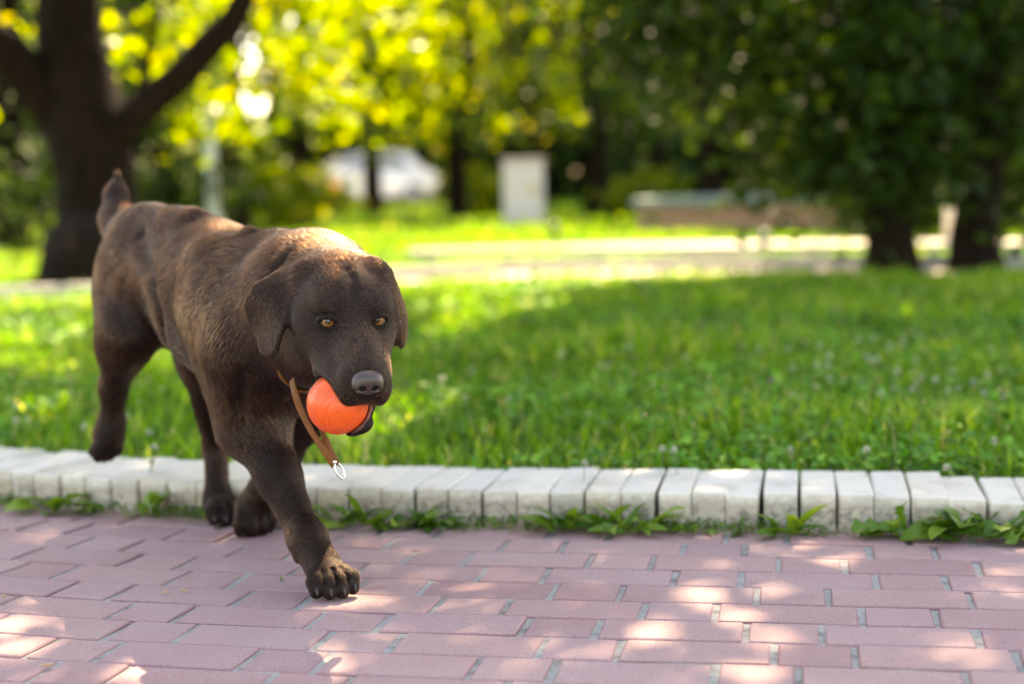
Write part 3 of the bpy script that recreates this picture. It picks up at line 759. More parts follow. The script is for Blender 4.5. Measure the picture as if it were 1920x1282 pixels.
# lamp post left of centre
lb = W(402, 460, 16.5); lb[2] = LZ
lp = empty('lamp_post', lb, 'pale lamp post rising behind the dog\'s back', 'lamp post')
obj('pole', *tube([lb + np.array([0, 0, z]) for z in (-0.05, 0.5, 2.0, 4.2)], [0.068, 0.064, 0.056, 0.045], 16), M_POLE, lp)
obj('base', *tube([lb + np.array([0, 0, z]) for z in (-0.05, 0.30, 0.34)], [0.11, 0.10, 0.075], 16), M_POLE, lp)
hv, hf_ = tube([lb + np.array([0, 0, z]) for z in (4.2, 4.25, 4.5, 4.62, 4.66)], [0.08, 0.17, 0.22, 0.12, 0.03], 16); obj('lantern', hv, hf_, M_POLE, lp)
# pale post between the two shade trees
pb = W(1783, 470, 13.2); pb[2] = LZ
pp = empty('metal_post', pb, 'pale metal post seen between the two dark trunks', 'post')
obj('pole', *tube([pb + np.array([0, 0, z]) for z in (-0.05, 0.6, 2.6)], [0.055, 0.052, 0.050], 14), M_POLE, pp)
obj('cap', *tube([pb + np.array([0, 0, z]) for z in (2.6, 2.63, 2.66)], [0.058, 0.058, 0.02], 14), M_POLE, pp)
obj('base_plate', *box(pb[0], pb[1], LZ - 0.01, 0.2, 0.2, 0.03, 0.006), M_CONC, pp, False)
# two short dark green garden posts
for px, py, lab in ((1433, 480, 'short dark green garden post at the far path, the right of two'), (1040, 452, 'short dark green garden post near the cabinet, the left of two')):
    b = G(px, py, LZ); b[2] = LZ
    t = empty('garden_post', b, lab, 'post', 'short green garden posts')
    obj('stem', *tube([b + np.array([0, 0, z]) for z in (-0.03, 0.02, 0.11)], [0.05, 0.036, 0.03], 12), M_DKG, t)
    obj('head', *tube([b + np.array([0, 0, z]) for z in (0.11, 0.12, 0.16, 0.19)], [0.035, 0.048, 0.048, 0.012], 12), M_DKG, t)
# low brown plinth with a grey-green slab
g = N('brown_brick'); bt = g.n('ShaderNodeTexBrick', {'Vector': g.n('ShaderNodeVectorMath', {0: g.n('ShaderNodeMapping', {'Vector': g.pos(), 'Rotation': (R(90), 0, 0)}).outputs[0], 1: (0, 0, 0)}, operation='ADD').outputs[0], 'Scale': 4.0, 'Color1': (0.40, 0.19, 0.12, 1), 'Color2': (0.50, 0.25, 0.16, 1), 'Mortar': (0.30, 0.26, 0.22, 1)})
g.pbr(bt.outputs[0], 0.85); M_BRN = g.m
M_SLAB = paint('slab', (0.15, 0.22, 0.21), 0.45)
c0, c1, c2, c3 = (G(1195, 438, LZ), G(1640, 436, LZ), np.array([4.6, 20.5, LZ]), np.array([1.95, 20.8, LZ]))
pl_ = empty('low_plinth', (c0 + c1) / 2, 'low brown brick plinth with a grey green slab top', 'plinth')
Hh = 0.30
def prism(pts, z0, z1):
    n = len(pts); V = np.array([(p[0], p[1], z0) for p in pts] + [(p[0], p[1], z1) for p in pts])
    return V, [list(range(n))[::-1], [n + i for i in range(n)]] + [[i, (i + 1) % n, n + (i + 1) % n, n + i] for i in range(n)]
obj('brick_wall', *prism([c0, c1, c2, c3], LZ - 0.03, LZ + Hh), M_BRN, pl_, False)
ctr_ = (c0 + c1 + c2 + c3) / 4
obj('slab', *prism([ctr_ + (c - ctr_) * 1.05 for c in (c0, c1, c2, c3)], LZ + Hh, LZ + Hh + 0.07), M_SLAB, pl_, False)
# parking area with a white car and an orange bin
strip('parking_area', [(300, 421), (520, 415), (700, 411), (860, 407)], [(300, 392), (520, 387), (700, 383), (860, 380)], label='sunlit pale parking area far behind the dog')
M_WHITE = paint('car_paint', (0.78, 0.78, 0.77), 0.25, **{'Coat Weight': 0.8, 'Coat Roughness': 0.05})
g = N('car_glass'); g.pbr((0.20, 0.22, 0.23), 0.10, **{'Specular IOR Level': 0.9}); M_GLASS = g.m
M_RIM = paint('car_rim', (0.45, 0.45, 0.46), 0.3, Metallic=0.8); M_LAMP = paint('lamp_lens', (0.7, 0.68, 0.62), 0.15); M_RED = paint('tail_lens', (0.35, 0.02, 0.015), 0.2)
cp_ = W(672, 388, 44.0); cp_[2] = LZ + 0.012
car = empty('parked_car', cp_, 'white car parked far behind the dog\'s shoulder', 'car')
cyaw = R(205)
def carxf(p): 
    c, s = math.cos(cyaw), math.sin(cyaw); p = np.asarray(p, float)
    return np.stack([p[:, 0] * c - p[:, 1] * s, p[:, 0] * s + p[:, 1] * c, p[:, 2]], 1) + cp_
prof = [(-2.0, 0.35), (-2.05, 0.65), (-1.95, 0.92), (-1.65, 1.02), (-1.35, 1.40), (-0.9, 1.47), (0.0, 1.46), (0.35, 1.38), (1.0, 0.98), (1.75, 0.84), (2.0, 0.68), (2.05, 0.40), (1.95, 0.28), (1.62, 0.28), (1.55, 0.50), (1.3, 0.62), (1.05, 0.50), (0.98, 0.26), (-0.98, 0.26), (-1.05, 0.50), (-1.3, 0.62), (-1.55, 0.50), (-1.62, 0.28)]
def halfw(z): return float(np.interp(z, [0.2, 0.5, 0.9, 1.0, 1.45], [0.80, 0.85, 0.83, 0.79, 0.58]))
n = len(prof); V = []
for s_, inset in ((-1, 0.0), (1, 0.0)): V += [(x, s_ * halfw(z), z) for x, z in prof]
F = [[i, (i + 1) % n, n + (i + 1) % n, n + i] for i in range(n)] + [list(range(n))[::-1], [n + i for i in range(n)]]
obj('car_body', carxf(V), F, M_WHITE, car, False)
def pane(name, pts, m, par, th=0.006):
    pts = np.array(pts, float); nn = nrm(np.cross(pts[1] - pts[0], pts[2] - pts[0])) 
    k = len(pts); ctr = np.array([0, 0, 0.8])
    if nn @ (pts.mean(0) - ctr) < 0: nn = -nn
    V = np.concatenate([pts + nn * 0.004, pts + nn * (0.004 + th)])
    return obj(name, carxf(V), [list(range(k))[::-1], [k + i for i in range(k)]] + [[i, (i + 1) % k, k + (i + 1) % k, k + i] for i in range(k)], m, par, False)
def onp(t, y): # point on windscreen slope
    x = 0.35 + (1.0 - 0.35) * t; z = 1.38 + (0.98 - 1.38) * t; return (x, y * halfw(z) * 0.9, z)
pane('windscreen', [onp(0.08, -1), onp(0.08, 1), onp(0.95, 1), onp(0.95, -1)], M_GLASS, car)
pane('rear_window', [(-1.40, -0.55, 1.34), (-1.40, 0.55, 1.34), (-1.62, 0.66, 1.06), (-1.62, -0.66, 1.06)], M_GLASS, car)
for s_ in (-1, 1):
    for x0, x1, x2, x3 in ((-0.05, 0.32, 0.85, -0.05), (-0.95, -0.12, -0.12, -1.25)):
        pane('side_window', [(x0, s_ * halfw(1.36), 1.36), (x1, s_ * halfw(1.36), 1.36), (x2, s_ * halfw(1.03), 1.03), (x3, s_ * halfw(1.03), 1.03)], M_GLASS, car)
    pane('headlight', [(1.80, s_ * 0.45, 0.80), (1.80, s_ * 0.78, 0.80), (1.99, s_ * 0.78, 0.67), (1.99, s_ * 0.45, 0.67)], M_LAMP, car)
    pane('tail_light', [(-2.03, s_ * 0.50, 0.72), (-2.03, s_ * 0.80, 0.72), (-1.965, s_ * 0.80, 0.9), (-1.965, s_ * 0.50, 0.9)], M_RED, car)
    for x in (-1.3, 1.3):
        ty = obj('wheel', carxf(tube([(x, s_ * 0.62, 0.31), (x, s_ * 0.64, 0.31), (x, s_ * 0.82, 0.31), (x, s_ * 0.84, 0.31)], [0.26, 0.31, 0.31, 0.26], 20)[0]), tube([(x, s_ * 0.62, 0.31), (x, s_ * 0.64, 0.31), (x, s_ * 0.82, 0.31), (x, s_ * 0.84, 0.31)], [0.26, 0.31, 0.31, 0.26], 20)[1], M_BLK, car)
        rv_, rf_ = tube([(x, s_ * 0.80, 0.31), (x, s_ * 0.845, 0.31), (x, s_ * 0.85, 0.31)], [0.20, 0.20, 0.05], 16); obj('rim', carxf(rv_), rf_, M_RIM, ty)
M_ORG = paint('orange_paint', (0.80, 0.20, 0.03), 0.45)
ob_ = W(625, 380, 33.0); ob_[2] = LZ + 0.012
t = empty('litter_bin', ob_, 'small orange bin standing left of the white car', 'bin')
obj('barrel', *tube([ob_ + np.array([0, 0, z]) for z in (0.12, 0.14, 0.52, 0.56)], [0.15, 0.165, 0.20, 0.19], 18), M_ORG, t)
obj('lid', *tube([ob_ + np.array([0, 0, z]) for z in (0.56, 0.60, 0.68)], [0.22, 0.21, 0.06], 18), M_ORG, t)
obj('foot', *tube([ob_ + np.array([0, 0, z]) for z in (-0.01, 0.02, 0.13)], [0.14, 0.05, 0.05], 12), M_BLK, t)
# ------------------------------------------------------------------ implicit-surface modelling kit
def frame(fwd, up):
    f = nrm(fwd); l = nrm(np.cross(up, f)); u = np.cross(f, l)
    return np.stack([f, l, u], 1)             # columns: forward, left, up
class Sdf:
    def __init__(self): self.ops = []
    def add(self, fn, lo, hi, k=0.02, op='u', flow=None, ln=0.012):
        m = k + 0.012
        self.ops.append((fn, np.asarray(lo) - m, np.asarray(hi) + m, k, op, flow, ln))
    def cone(self, a, b, ra, rb, k=0.02, op='u', flow=1, ln=0.012, lat=None, s=1.0):
        """round cone from a to b; lat/s: squeeze along unit vector lat by factor s (<1 is thinner)"""
        a = np.asarray(a, float); b = np.asarray(b, float)
        lo = np.minimum(a - ra, b - rb); hi = np.maximum(a + ra, b + rb)
        fl = nrm(b - a) * flow if np.isscalar(flow) else np.asarray(flow, float)
        if lat is not None: lat = nrm(lat)
        def fn(p):
            aa, bb = a, b
            if lat is not None:
                mid = (a + b) / 2
                q = p - mid
                p = q + (q @ lat)[:, None] * lat[None] * (1 / s - 1) + mid
                aa = a + ((a - mid) @ lat) * lat * (1 / s - 1); bb = b + ((b - mid) @ lat) * lat * (1 / s - 1)
            ba = bb - aa; l2 = ba @ ba; rr = ra - rb; a2 = l2 - rr * rr; il2 = 1.0 / l2
            pa = p - aa; y = pa @ ba; z = y - l2
            xv = pa * l2 - y[:, None] * ba[None]
            x2 = (xv * xv).sum(1); y2 = y * y * l2; z2 = z * z * l2
            kk = np.sign(rr) * rr * rr * x2
            d = (np.sqrt(np.maximum(x2 * a2 * il2, 0)) + y * rr) * il2 - ra
            c1 = np.sign(z) * a2 * z2 > kk
            c2 = np.sign(y) * a2 * y2 < kk
            d = np.where(c2, np.sqrt((x2 + y2)) * il2 - ra, d)
            d = np.where(c1, np.sqrt((x2 + z2)) * il2 - rb, d)
            return d * (s if lat is not None and s < 1 else 1.0)
        self.add(fn, lo, hi, k, op, fl, ln)
    def ell(self, c, rad, M=None, k=0.02, op='u', flow=None, ln=0.012):
        c = np.asarray(c, float); rad = np.asarray(rad, float)
        M = np.eye(3) if M is None else M
        e = np.sqrt(((M * rad[None]) ** 2).sum(1))
        def fn(p):
            q = (p - c) @ M
            k0 = np.sqrt(((q / rad) ** 2).sum(1)); k1 = np.sqrt(((q / rad ** 2) ** 2).sum(1))
            return k0 * (k0 - 1) / np.maximum(k1, 1e-9)
        self.add(fn, c - e, c + e, k, op, flow, ln)
    def flap(self, poly, M, o, th, bend, k=0.006, flow=None, ln=0.006):
        """thick rounded sheet: polygon in the plane of M[:,0], M[:,1] through o, M[:,2] the normal; bend(u,v) offsets it"""
        poly = np.asarray(poly, float); o = np.asarray(o, float)
        pts = o + poly[:, :1] * M[:, 0] + poly[:, 1:] * M[:, 1] + bend(poly[:, 0], poly[:, 1])[:, None] * M[:, 2]
        lo = pts.min(0) - 0.02; hi = pts.max(0) + 0.02
        def fn(p):
            q = (p - o) @ M; u, v = q[:, 0], q[:, 1]
            w = q[:, 2] - bend(u, v)
            d = np.full(len(p), 1e9); sgn = np.ones(len(p)); n = len(poly)
            for i in range(n):
                vi = poly[i]; vj = poly[i - 1]
                e = vj - vi; wx = u - vi[0]; wy = v - vi[1]
                t = np.clip((wx * e[0] + wy * e[1]) / (e @ e), 0, 1)
                d = np.minimum(d, (wx - e[0] * t) ** 2 + (wy - e[1] * t) ** 2)
                c1 = v >= vi[1]; c2 = v < vj[1]; c3 = e[0] * wy > e[1] * wx
                sgn = np.where((c1 & c2 & c3) | (~c1 & ~c2 & ~c3), -sgn, sgn)
            d2 = sgn * np.sqrt(d)
            dx = np.maximum(d2 + th, 0)
            return np.sqrt(dx ** 2 + w ** 2) - th
        self.add(fn, lo, hi, k, 'u', flow, ln)
    @staticmethod
    def comb(F, d, k, op):
        if op == 'u':
            h = np.clip(0.5 + 0.5 * (F - d) / k, 0, 1)
            return F * (1 - h) + d * h - k * h * (1 - h)
        h = np.clip(0.5 - 0.5 * (F + d) / k, 0, 1)      # subtract
        return F * (1 - h) - d * h + k * h * (1 - h)
    def at(self, P):
        F = np.full(len(P), 0.5)
        for fn, lo, hi, k, op, fl, ln in self.ops:
            m = ((P > lo) & (P < hi)).all(1)
            if m.any(): F[m] = self.comb(F[m], fn(P[m]), k, op)
        return F
    def flowlen(self, P, soft=0.010):
        A = np.zeros((len(P), 3)); L = np.zeros(len(P)); WT = np.full(len(P), 1e-12)
        for fn, lo, hi, k, op, fl, ln in self.ops:
            if op != 'u' or fl is None: continue
            m = ((P > lo - 0.03) & (P < hi + 0.03)).all(1)
            if not m.any(): continue
            w = np.exp(-np.clip(fn(P[m]), -0.02, 0.3) / soft)
            A[m] += w[:, None] * fl; L[m] += w * ln; WT[m] += w
        return A / WT[:, None], L / WT
    def grid(self, lo, hi, h, M=None):
        """polygonise (surface nets) on a grid aligned with M (columns), bounds lo..hi in M coordinates"""
        M = np.eye(3) if M is None else M
        n = np.ceil((np.asarray(hi) - lo) / h).astype(int) + 1
        F = np.full(tuple(n), 0.5, np.float32)
        ax = [lo[i] + h * np.arange(n[i]) for i in range(3)]
        for fn, wlo, whi, k, op, fl, ln in self.ops:
            corners = np.array([[x, y, z] for x in (wlo[0], whi[0]) for y in (wlo[1], whi[1]) for z in (wlo[2], whi[2])]) @ M
            c0, c1 = corners.min(0), corners.max(0)
            i0 = np.clip(np.floor((c0 - lo) / h).astype(int), 0, n); i1 = np.clip(np.ceil((c1 - lo) / h).astype(int) + 1, 0, n)
            if (i1 <= i0).any(): continue
            sl = tuple(slice(a, b) for a, b in zip(i0, i1))
            g = np.stack(np.meshgrid(*[ax[i][sl[i]] for i in range(3)], indexing='ij'), -1).reshape(-1, 3) @ M.T
            m = ((g > wlo) & (g < whi)).all(1)
            sub = F[sl].reshape(-1).astype(float)
            sub[m] = self.comb(sub[m], fn(g[m]), k, op)
            F[sl] = sub.reshape(F[sl].shape)
        inside = F < 0
        c = inside[:-1, :-1, :-1].astype(np.int8)
        tot = np.zeros_like(c)
        for dx in (0, 1):
            for dy in (0, 1):
                for dz in (0, 1):
                    tot += inside[dx:dx + c.shape[0], dy:dy + c.shape[1], dz:dz + c.shape[2]]
        act = (tot > 0) & (tot < 8)
        ids = np.full(act.shape, -1, np.int64); cells = np.argwhere(act); ids[act] = np.arange(len(cells))
        acc = np.zeros((len(cells), 3)); cnt = np.zeros(len(cells))
        for axis in range(3):
            o1, o2 = [a for a in range(3) if a != axis]
            for s1 in (0, 1):
                for s2 in (0, 1):
                    p = np.zeros(3, int); p[o1] = s1; p[o2] = s2
                    q = p.copy(); q[axis] = 1
                    a = F[tuple((cells + p).T)].astype(float); b = F[tuple((cells + q).T)].astype(float)
                    m = (a < 0) != (b < 0)
                    t = np.where(m, a / np.where(m, a - b, 1), 0)
                    v = np.tile(p.astype(float), (len(cells), 1)); v[:, axis] = t
                    acc[m] += v[m]; cnt[m] += 1
        V = (cells + acc / cnt[:, None]) * h + lo
        faces = []
        for axis in range(3):
            o1, o2 = (axis + 1) % 3, (axis + 2) % 3
            sl0 = [slice(None)] * 3; sl1 = [slice(None)] * 3
            sl0[axis] = slice(0, -1); sl1[axis] = slice(1, None)
            a = inside[tuple(sl0)]; b = inside[tuple(sl1)]
            e = np.argwhere(a != b)
            e = e[(e[:, o1] > 0) & (e[:, o2] > 0) & (e[:, o1] < n[o1] - 1) & (e[:, o2] < n[o2] - 1)]
            q = []
            for s1, s2 in ((-1, -1), (0, -1), (0, 0), (-1, 0)):
                cidx = e.copy(); cidx[:, o1] += s1; cidx[:, o2] += s2
                q.append(ids[tuple(cidx.T)])
            q = np.stack(q, 1)
            flip = ~a[tuple(e.T)]
            q[flip] = q[flip][:, ::-1]
            faces.append(q)
        Fc = np.concatenate(faces)
        Fc = Fc[(Fc >= 0).all(1)]
        Vw = V @ M.T
        for _ in range(1):                                    # settle on the exact surface
            e = 0.0015
            f0 = self.at(Vw)
            gr = np.stack([self.at(Vw + e * np.eye(3)[i]) - self.at(Vw - e * np.eye(3)[i]) for i in range(3)], 1) / (2 * e)
            g2 = np.maximum((gr ** 2).sum(1), 0.25)
            step = np.clip(f0 / g2, -h * 0.7, h * 0.7)
            Vw = Vw - gr * step[:, None]
        if np.linalg.det(M) < 0: Fc = Fc[:, ::-1]
        return Vw, Fc

# ------------------------------------------------------------------ the dog
FW = nrm([0.60, -0.80, 0]); RT = nrm([-0.80, -0.60, 0]); UP = np.array([0, 0, 1.0])
BM = np.stack([FW, -RT, UP], 1)
BACKF = -FW * 0.9 + np.array([0, 0, -0.35])               # coat runs back and down over the flanks
dog_sdf = Sdf(); D = dog_sdf
# trunk
C1 = W(278, 486, 3.14); C2 = W(348, 500, 3.01); C3 = W(428, 536, 2.88); C4 = W(500, 592, 2.74)
def trunk():
    """barrel of the body: ellipses swept along the spine"""
    st = np.array([(-0.095, 0.000, 0.500, 0.025, 0.035), (-0.07, 0, 0.503, 0.050, 0.062), (-0.03, 0, 0.503, 0.074, 0.090), (0.01, 0, 0.500, 0.084, 0.098), (0.07, 0, 0.492, 0.092, 0.108),
                   (0.14, 0, 0.482, 0.098, 0.118), (0.22, 0, 0.466, 0.106, 0.132), (0.32, 0, 0.443, 0.117, 0.140), (0.42, 0, 0.416, 0.119, 0.144), (0.50, 0, 0.400, 0.113, 0.140),
                   (0.56, 0, 0.402, 0.103, 0.136), (0.60, 0, 0.395, 0.084, 0.115), (0.635, 0, 0.388, 0.040, 0.070)])
    x0 = C1[:2] @ FW[:2]; y0 = C1[:2] @ RT[:2]; y4 = C4[:2] @ RT[:2]; x4 = C4[:2] @ FW[:2] - x0
    tt = np.linspace(st[0, 0], st[-1, 0], 120)
    tab = np.stack([np.interp(tt, st[:, 0], st[:, i]) for i in range(2, 5)], 1)
    ker = np.exp(-np.linspace(-2, 2, 13) ** 2); ker /= ker.sum()
    pad = np.pad(tab, ((6, 6), (0, 0)), mode='edge')
    tab = np.stack([np.convolve(pad[:, i], ker, 'valid') for i in range(3)], 1)
    def fn(p):
        t = p[:, :2] @ FW[:2] - x0
        lat = p[:, :2] @ RT[:2] - (y0 + (y4 - y0) * np.clip(t / x4, -0.3, 1.4))
        tc = np.clip(t, tt[0], tt[-1]); ov = np.abs(t - tc)
        zc, rl, rh = (np.interp(tc, tt, tab[:, i]) for i in range(3))
        dz = p[:, 2] - zc
        rl = rl * np.where(dz > 0, 1 - 0.10 * np.clip(dz / rh, 0, 1), 1)
        k0 = np.sqrt((lat / rl) ** 2 + (dz / rh) ** 2); k1 = np.sqrt((lat / rl ** 2) ** 2 + (dz / rh ** 2) ** 2)
        d = k0 * (k0 - 1) / np.maximum(k1, 1e-6)
        d = np.where(k0 < 0.05, -np.minimum(rl, rh), d)
        return np.where(ov > 0, np.sqrt(np.maximum(d, 0) ** 2 + ov ** 2), d) * 0.9
    cor = [C1 + FW * a_ + RT * b_ + np.array([0, 0, c_]) for a_ in (-0.15, 0.68) for b_ in (-0.2, 0.2) for c_ in (-0.28, 0.13)]
    D.add(fn, np.min(cor, 0), np.max(cor, 0), 0.05, 'u', BACKF, 0.020)
trunk()
D.ell(C4 + FW * 0.055 + np.array([0, 0, -0.02]), (0.085, 0.095, 0.13), BM, 0.05, flow=np.array([0, 0, -1.0]), ln=0.018)   # breast
D.ell(C1 + FW * 0.015 + np.array([0, 0, 0.012]), (0.078, 0.070, 0.086), BM, 0.05, flow=BACKF, ln=0.018)                      # croup
D.ell(C3 + RT * 0.05 + FW * 0.03 + np.array([0, 0, -0.02]), (0.13, 0.075, 0.11), BM, 0.05, flow=BACKF, ln=0.018)           # ribs
D.cone(C2 - FW * 0.1 + RT * 0.03 + np.array([0, 0, 0.09]), C2 + FW * 0.09 + RT * 0.028 + np.array([0, 0, 0.085]), 0.022, 0.022, 0.03, flow=-FW, ln=0.02)
# right hind leg, lifted, seen at the left
H0 = C1 + RT * 0.042 + FW * 0.025 + np.array([0, 0, -0.04])
K0 = W(241, 622, 3.045); HK = W(214, 728, 3.115)
D.cone(H0, K0, 0.080, 0.059, 0.045, ln=0.017, lat=RT, s=0.85)
D.cone(H0 - FW * 0.030 + np.array([0, 0, -0.04]), W(224, 640, 3.09), 0.060, 0.042, 0.04, ln=0.015)
D.cone(K0, HK, 0.052, 0.0235, 0.035, ln=0.012)
D.cone(W(226, 610, 3.09), HK - FW * 0.012, 0.034, 0.013, 0.02, ln=0.012)
MT = W(209, 795, 3.135)
D.cone(HK, MT, 0.0245, 0.0235, 0.02, ln=0.010)
D.ell(HK - FW * 0.012 + np.array([0, 0, 0.006]), (0.018, 0.018, 0.022), BM, 0.02, flow=-UP, ln=0.010)
# left hind leg, stepping forward under the belly
H1 = C1 - RT * 0.06 + FW * 0.02 + np.array([0, 0, -0.04])
K1 = W(383, 668, 2.99); HK1 = W(405, 836, 3.10); MT1 = W(408, 935, 3.06)
D.cone(H1, K1, 0.085, 0.055, 0.04, ln=0.015, lat=RT, s=0.85)
D.cone(K1, HK1, 0.046, 0.0225, 0.03, ln=0.012)
D.cone(HK1, MT1, 0.0225, 0.024, 0.02, ln=0.010)
# right fore leg, reaching forward
SH = C4 + FW * 0.075 + RT * 0.078 + np.array([0, 0, -0.045])
E0 = W(478, 795, 2.66); W0 = W(574, 1008, 2.535)
SCAP = C4 + RT * 0.085 - FW * 0.035 + np.array([0, 0, 0.08])
D.cone(SCAP, SH, 0.052, 0.072, 0.05, ln=0.016, flow=-UP * 0.8 - FW * 0.4, lat=RT, s=0.72)
D.cone(SH, E0 - FW * 0.005, 0.074, 0.057, 0.045, ln=0.014)
D.cone(C4 + RT * 0.08 - FW * 0.02, E0 - FW * 0.03, 0.06, 0.040, 0.045, ln=0.014)      # triceps
D.cone(E0, W(522, 892, 2.60), 0.051, 0.0355, 0.03, ln=0.012)
D.cone(W(522, 892, 2.60), W0, 0.0355, 0.0255, 0.02, ln=0.010)
D.ell(E0 - FW * 0.046 + RT * 0.016 + np.array([0, 0, -0.024]), (0.022, 0.018, 0.026), BM, 0.025, flow=-UP, ln=0.012)   # point of the elbow
D.ell(W0 + np.array([0.004, -0.01, 0.004]), (0.0258, 0.0258, 0.030), None, 0.02, flow=-UP, ln=0.009)                   # wrist
PA0 = W(604, 1058, 2.495)
D.cone(W0, PA0, 0.0260, 0.0300, 0.02, ln=0.009)
D.ell(W(562, 1040, 2.545), (0.011, 0.011, 0.014), None, 0.015, flow=-UP, ln=0.008)                                   # carpal pad
# left fore leg, pushing off behind
SH1 = C4 + FW * 0.07 - RT * 0.085 + np.array([0, 0, -0.05])
E1 = W(560, 775, 2.82); W1 = W(492, 922, 2.905)
D.cone(SH1, E1, 0.07, 0.050, 0.045, ln=0.013)
D.cone(E1, W(528, 850, 2.86), 0.046, 0.034, 0.03, ln=0.010)
D.cone(W(528, 850, 2.86), W1, 0.034, 0.026, 0.02, ln=0.010)
# tail
TB = C1 - FW * 0.075 + np.array([0, 0, 0.040])
T1 = W(222, 414, 3.235); T2 = W(218, 368, 3.265); T3 = W(221, 331, 3.28)
D.cone(TB, T1, 0.048, 0.032, 0.05, ln=0.022)
D.cone(T1, T2, 0.0300, 0.0195, 0.03, ln=0.020)
D.cone(T2, T3, 0.0205, 0.0065, 0.02, ln=0.022)
# neck
NB = C4 + FW * 0.03 + np.array([0, 0, 0.022]); NM = W(585, 555, 2.565); NH = W(640, 565, 2.455)
NF = -nrm(NH - NB)
D.cone(NB, NM, 0.118, 0.098, 0.05, flow=NF * 0.9 - UP * 0.4, ln=0.022)
D.cone(NM, NH, 0.098, 0.080, 0.04, flow=NF * 0.9 - UP * 0.4, ln=0.020)
D.cone(W(560, 640, 2.58), W(605, 665, 2.45), 0.075, 0.052, 0.04, flow=NF * 0.6 - UP * 0.8, ln=0.014)                   # throat
# skin folds behind the head and over the shoulder
def ridge(pts, r, k=0.012, flow=None):
    for a, b in zip(pts[:-1], pts[1:]):
        D.cone(a, b, r, r, k, flow=flow if flow is not None else NF - 0.4 * UP, ln=0.016)
def onskin(px, py, D0, push=0.0):
    """first point of the surface built so far along the view ray through a pixel"""
    d = W(px, py, 1.0) - CP; t = D0 - 0.45
    for _ in range(140):
        p = CP + d * t; f = dog_sdf.at(p[None])[0]
        if f < 0.0004: break
        t += max(f * 0.8, 0.0006)
    return CP + d * (t + push)
for path in ([(556, 462), (525, 500), (508, 545), (500, 590)], [(515, 452), (478, 505), (462, 560), (455, 625)],
             [(470, 440), (430, 492), (405, 545), (402, 610), (420, 680)], [(598, 468), (560, 500), (540, 530)], [(535, 455), (500, 500), (484, 545), (476, 600)], [(575, 462), (545, 490), (528, 520)]):
    pts = [onskin(x, y, 2.75) for x, y in path]
    ridge(pts, 0.0108, 0.018)
for path, r_, k_ in (([(262, 440), (285, 520), (304, 590), (308, 640)], 0.002, 0.035), ([(545, 470), (514, 515), (498, 560)], 0.002, 0.014),
                  ([(455, 700), (448, 760), (452, 800)], 0.004, 0.02)):
    pts = [onskin(x, y, 2.85) for x, y in path]
    for a, b in zip(pts[:-1], pts[1:]): D.cone(a, b, r_, r_, k_, 's')
# ---- head: local frame a forward (muzzle), b to the dog's left, c up; origin between the eyes
HY, HP = R(16.5), R(-29.5)
hf = np.array([math.sin(HY) * math.cos(HP), -math.cos(HY) * math.cos(HP), math.sin(HP)])
HM = frame(hf, np.array([0.02, 0, 1]))
HO = W(663, 604, 2.352)
def hl(a, b, c): return HO + HM @ np.array([a, b, c])
def hd(a, b, c): return HM @ nrm([a, b, c])
HE = lambda c, rad, k=0.02, op='u', flow=(-1, 0, 0.2), ln=0.007: D.ell(hl(*c), rad, HM, k, op, hd(*flow) if op == 'u' else None, ln)
def HC(a, b, ra, rb, k=0.02, flow=(-1, 0, 0.1), ln=0.006, lat=None, s=1.0, op='u'):
    D.cone(hl(*a), hl(*b), ra, rb, k, op, hd(*flow), ln, lat=None if lat is None else HM @ np.array(lat, float), s=s)
HE((-0.078, 0, -0.018), (0.085, 0.072, 0.064), 0.03, flow=(-1, 0, 0.05), ln=0.010)          # skull
HE((-0.042, 0, 0.010), (0.040, 0.057, 0.032), 0.03, flow=(-0.7, 0, 0.7), ln=0.007)          # forehead
for s in (-1, 1):
    HE((-0.024, s * 0.035, 0.0175), (0.022, 0.020, 0.0125), 0.012, flow=(-0.6, s * 0.5, 0.6), ln=0.006)   # brow
    HE((-0.056, s * 0.042, -0.052), (0.055, 0.031, 0.050), 0.03, flow=(-1, s * 0.2, -0.2), ln=0.010)    # cheek
    HC((0.004, s * 0.036, -0.040), (-0.045, s * 0.051, -0.032), 0.021, 0.021, 0.025, flow=(-1, s * 0.3, -0.1), ln=0.008)  # cheekbone
HC((0.000, 0, -0.034), (0.088, 0, -0.036), 0.043, 0.0345, 0.022, lat=(0, 0, 1), s=0.82)       # muzzle
HC((-0.004, 0, -0.016), (0.095, 0, -0.021), 0.022, 0.020, 0.022)                             # bridge
HE((0.098, 0, -0.040), (0.029, 0.035, 0.029), 0.018, flow=(-0.6, 0, -0.6), ln=0.004)         # muzzle end
for s in (-1, 1):
    HE((0.074, s * 0.024, -0.056), (0.046, 0.020, 0.025), 0.014, flow=(-0.8, s * 0.2, -0.6), ln=0.005)  # flews
    HE((0.030, s * 0.037, -0.060), (0.042, 0.017, 0.028), 0.016, flow=(-0.9, s * 0.2, -0.5), ln=0.006)
HE((0.052, -0.036, -0.058), (0.042, 0.016, 0.027), 0.014, flow=(-0.8, -0.2, -0.6), ln=0.005)   # lip stretched over the ball
HE((0.020, -0.043, -0.062), (0.030, 0.014, 0.024), 0.014, flow=(-0.9, -0.2, -0.5), ln=0.006)
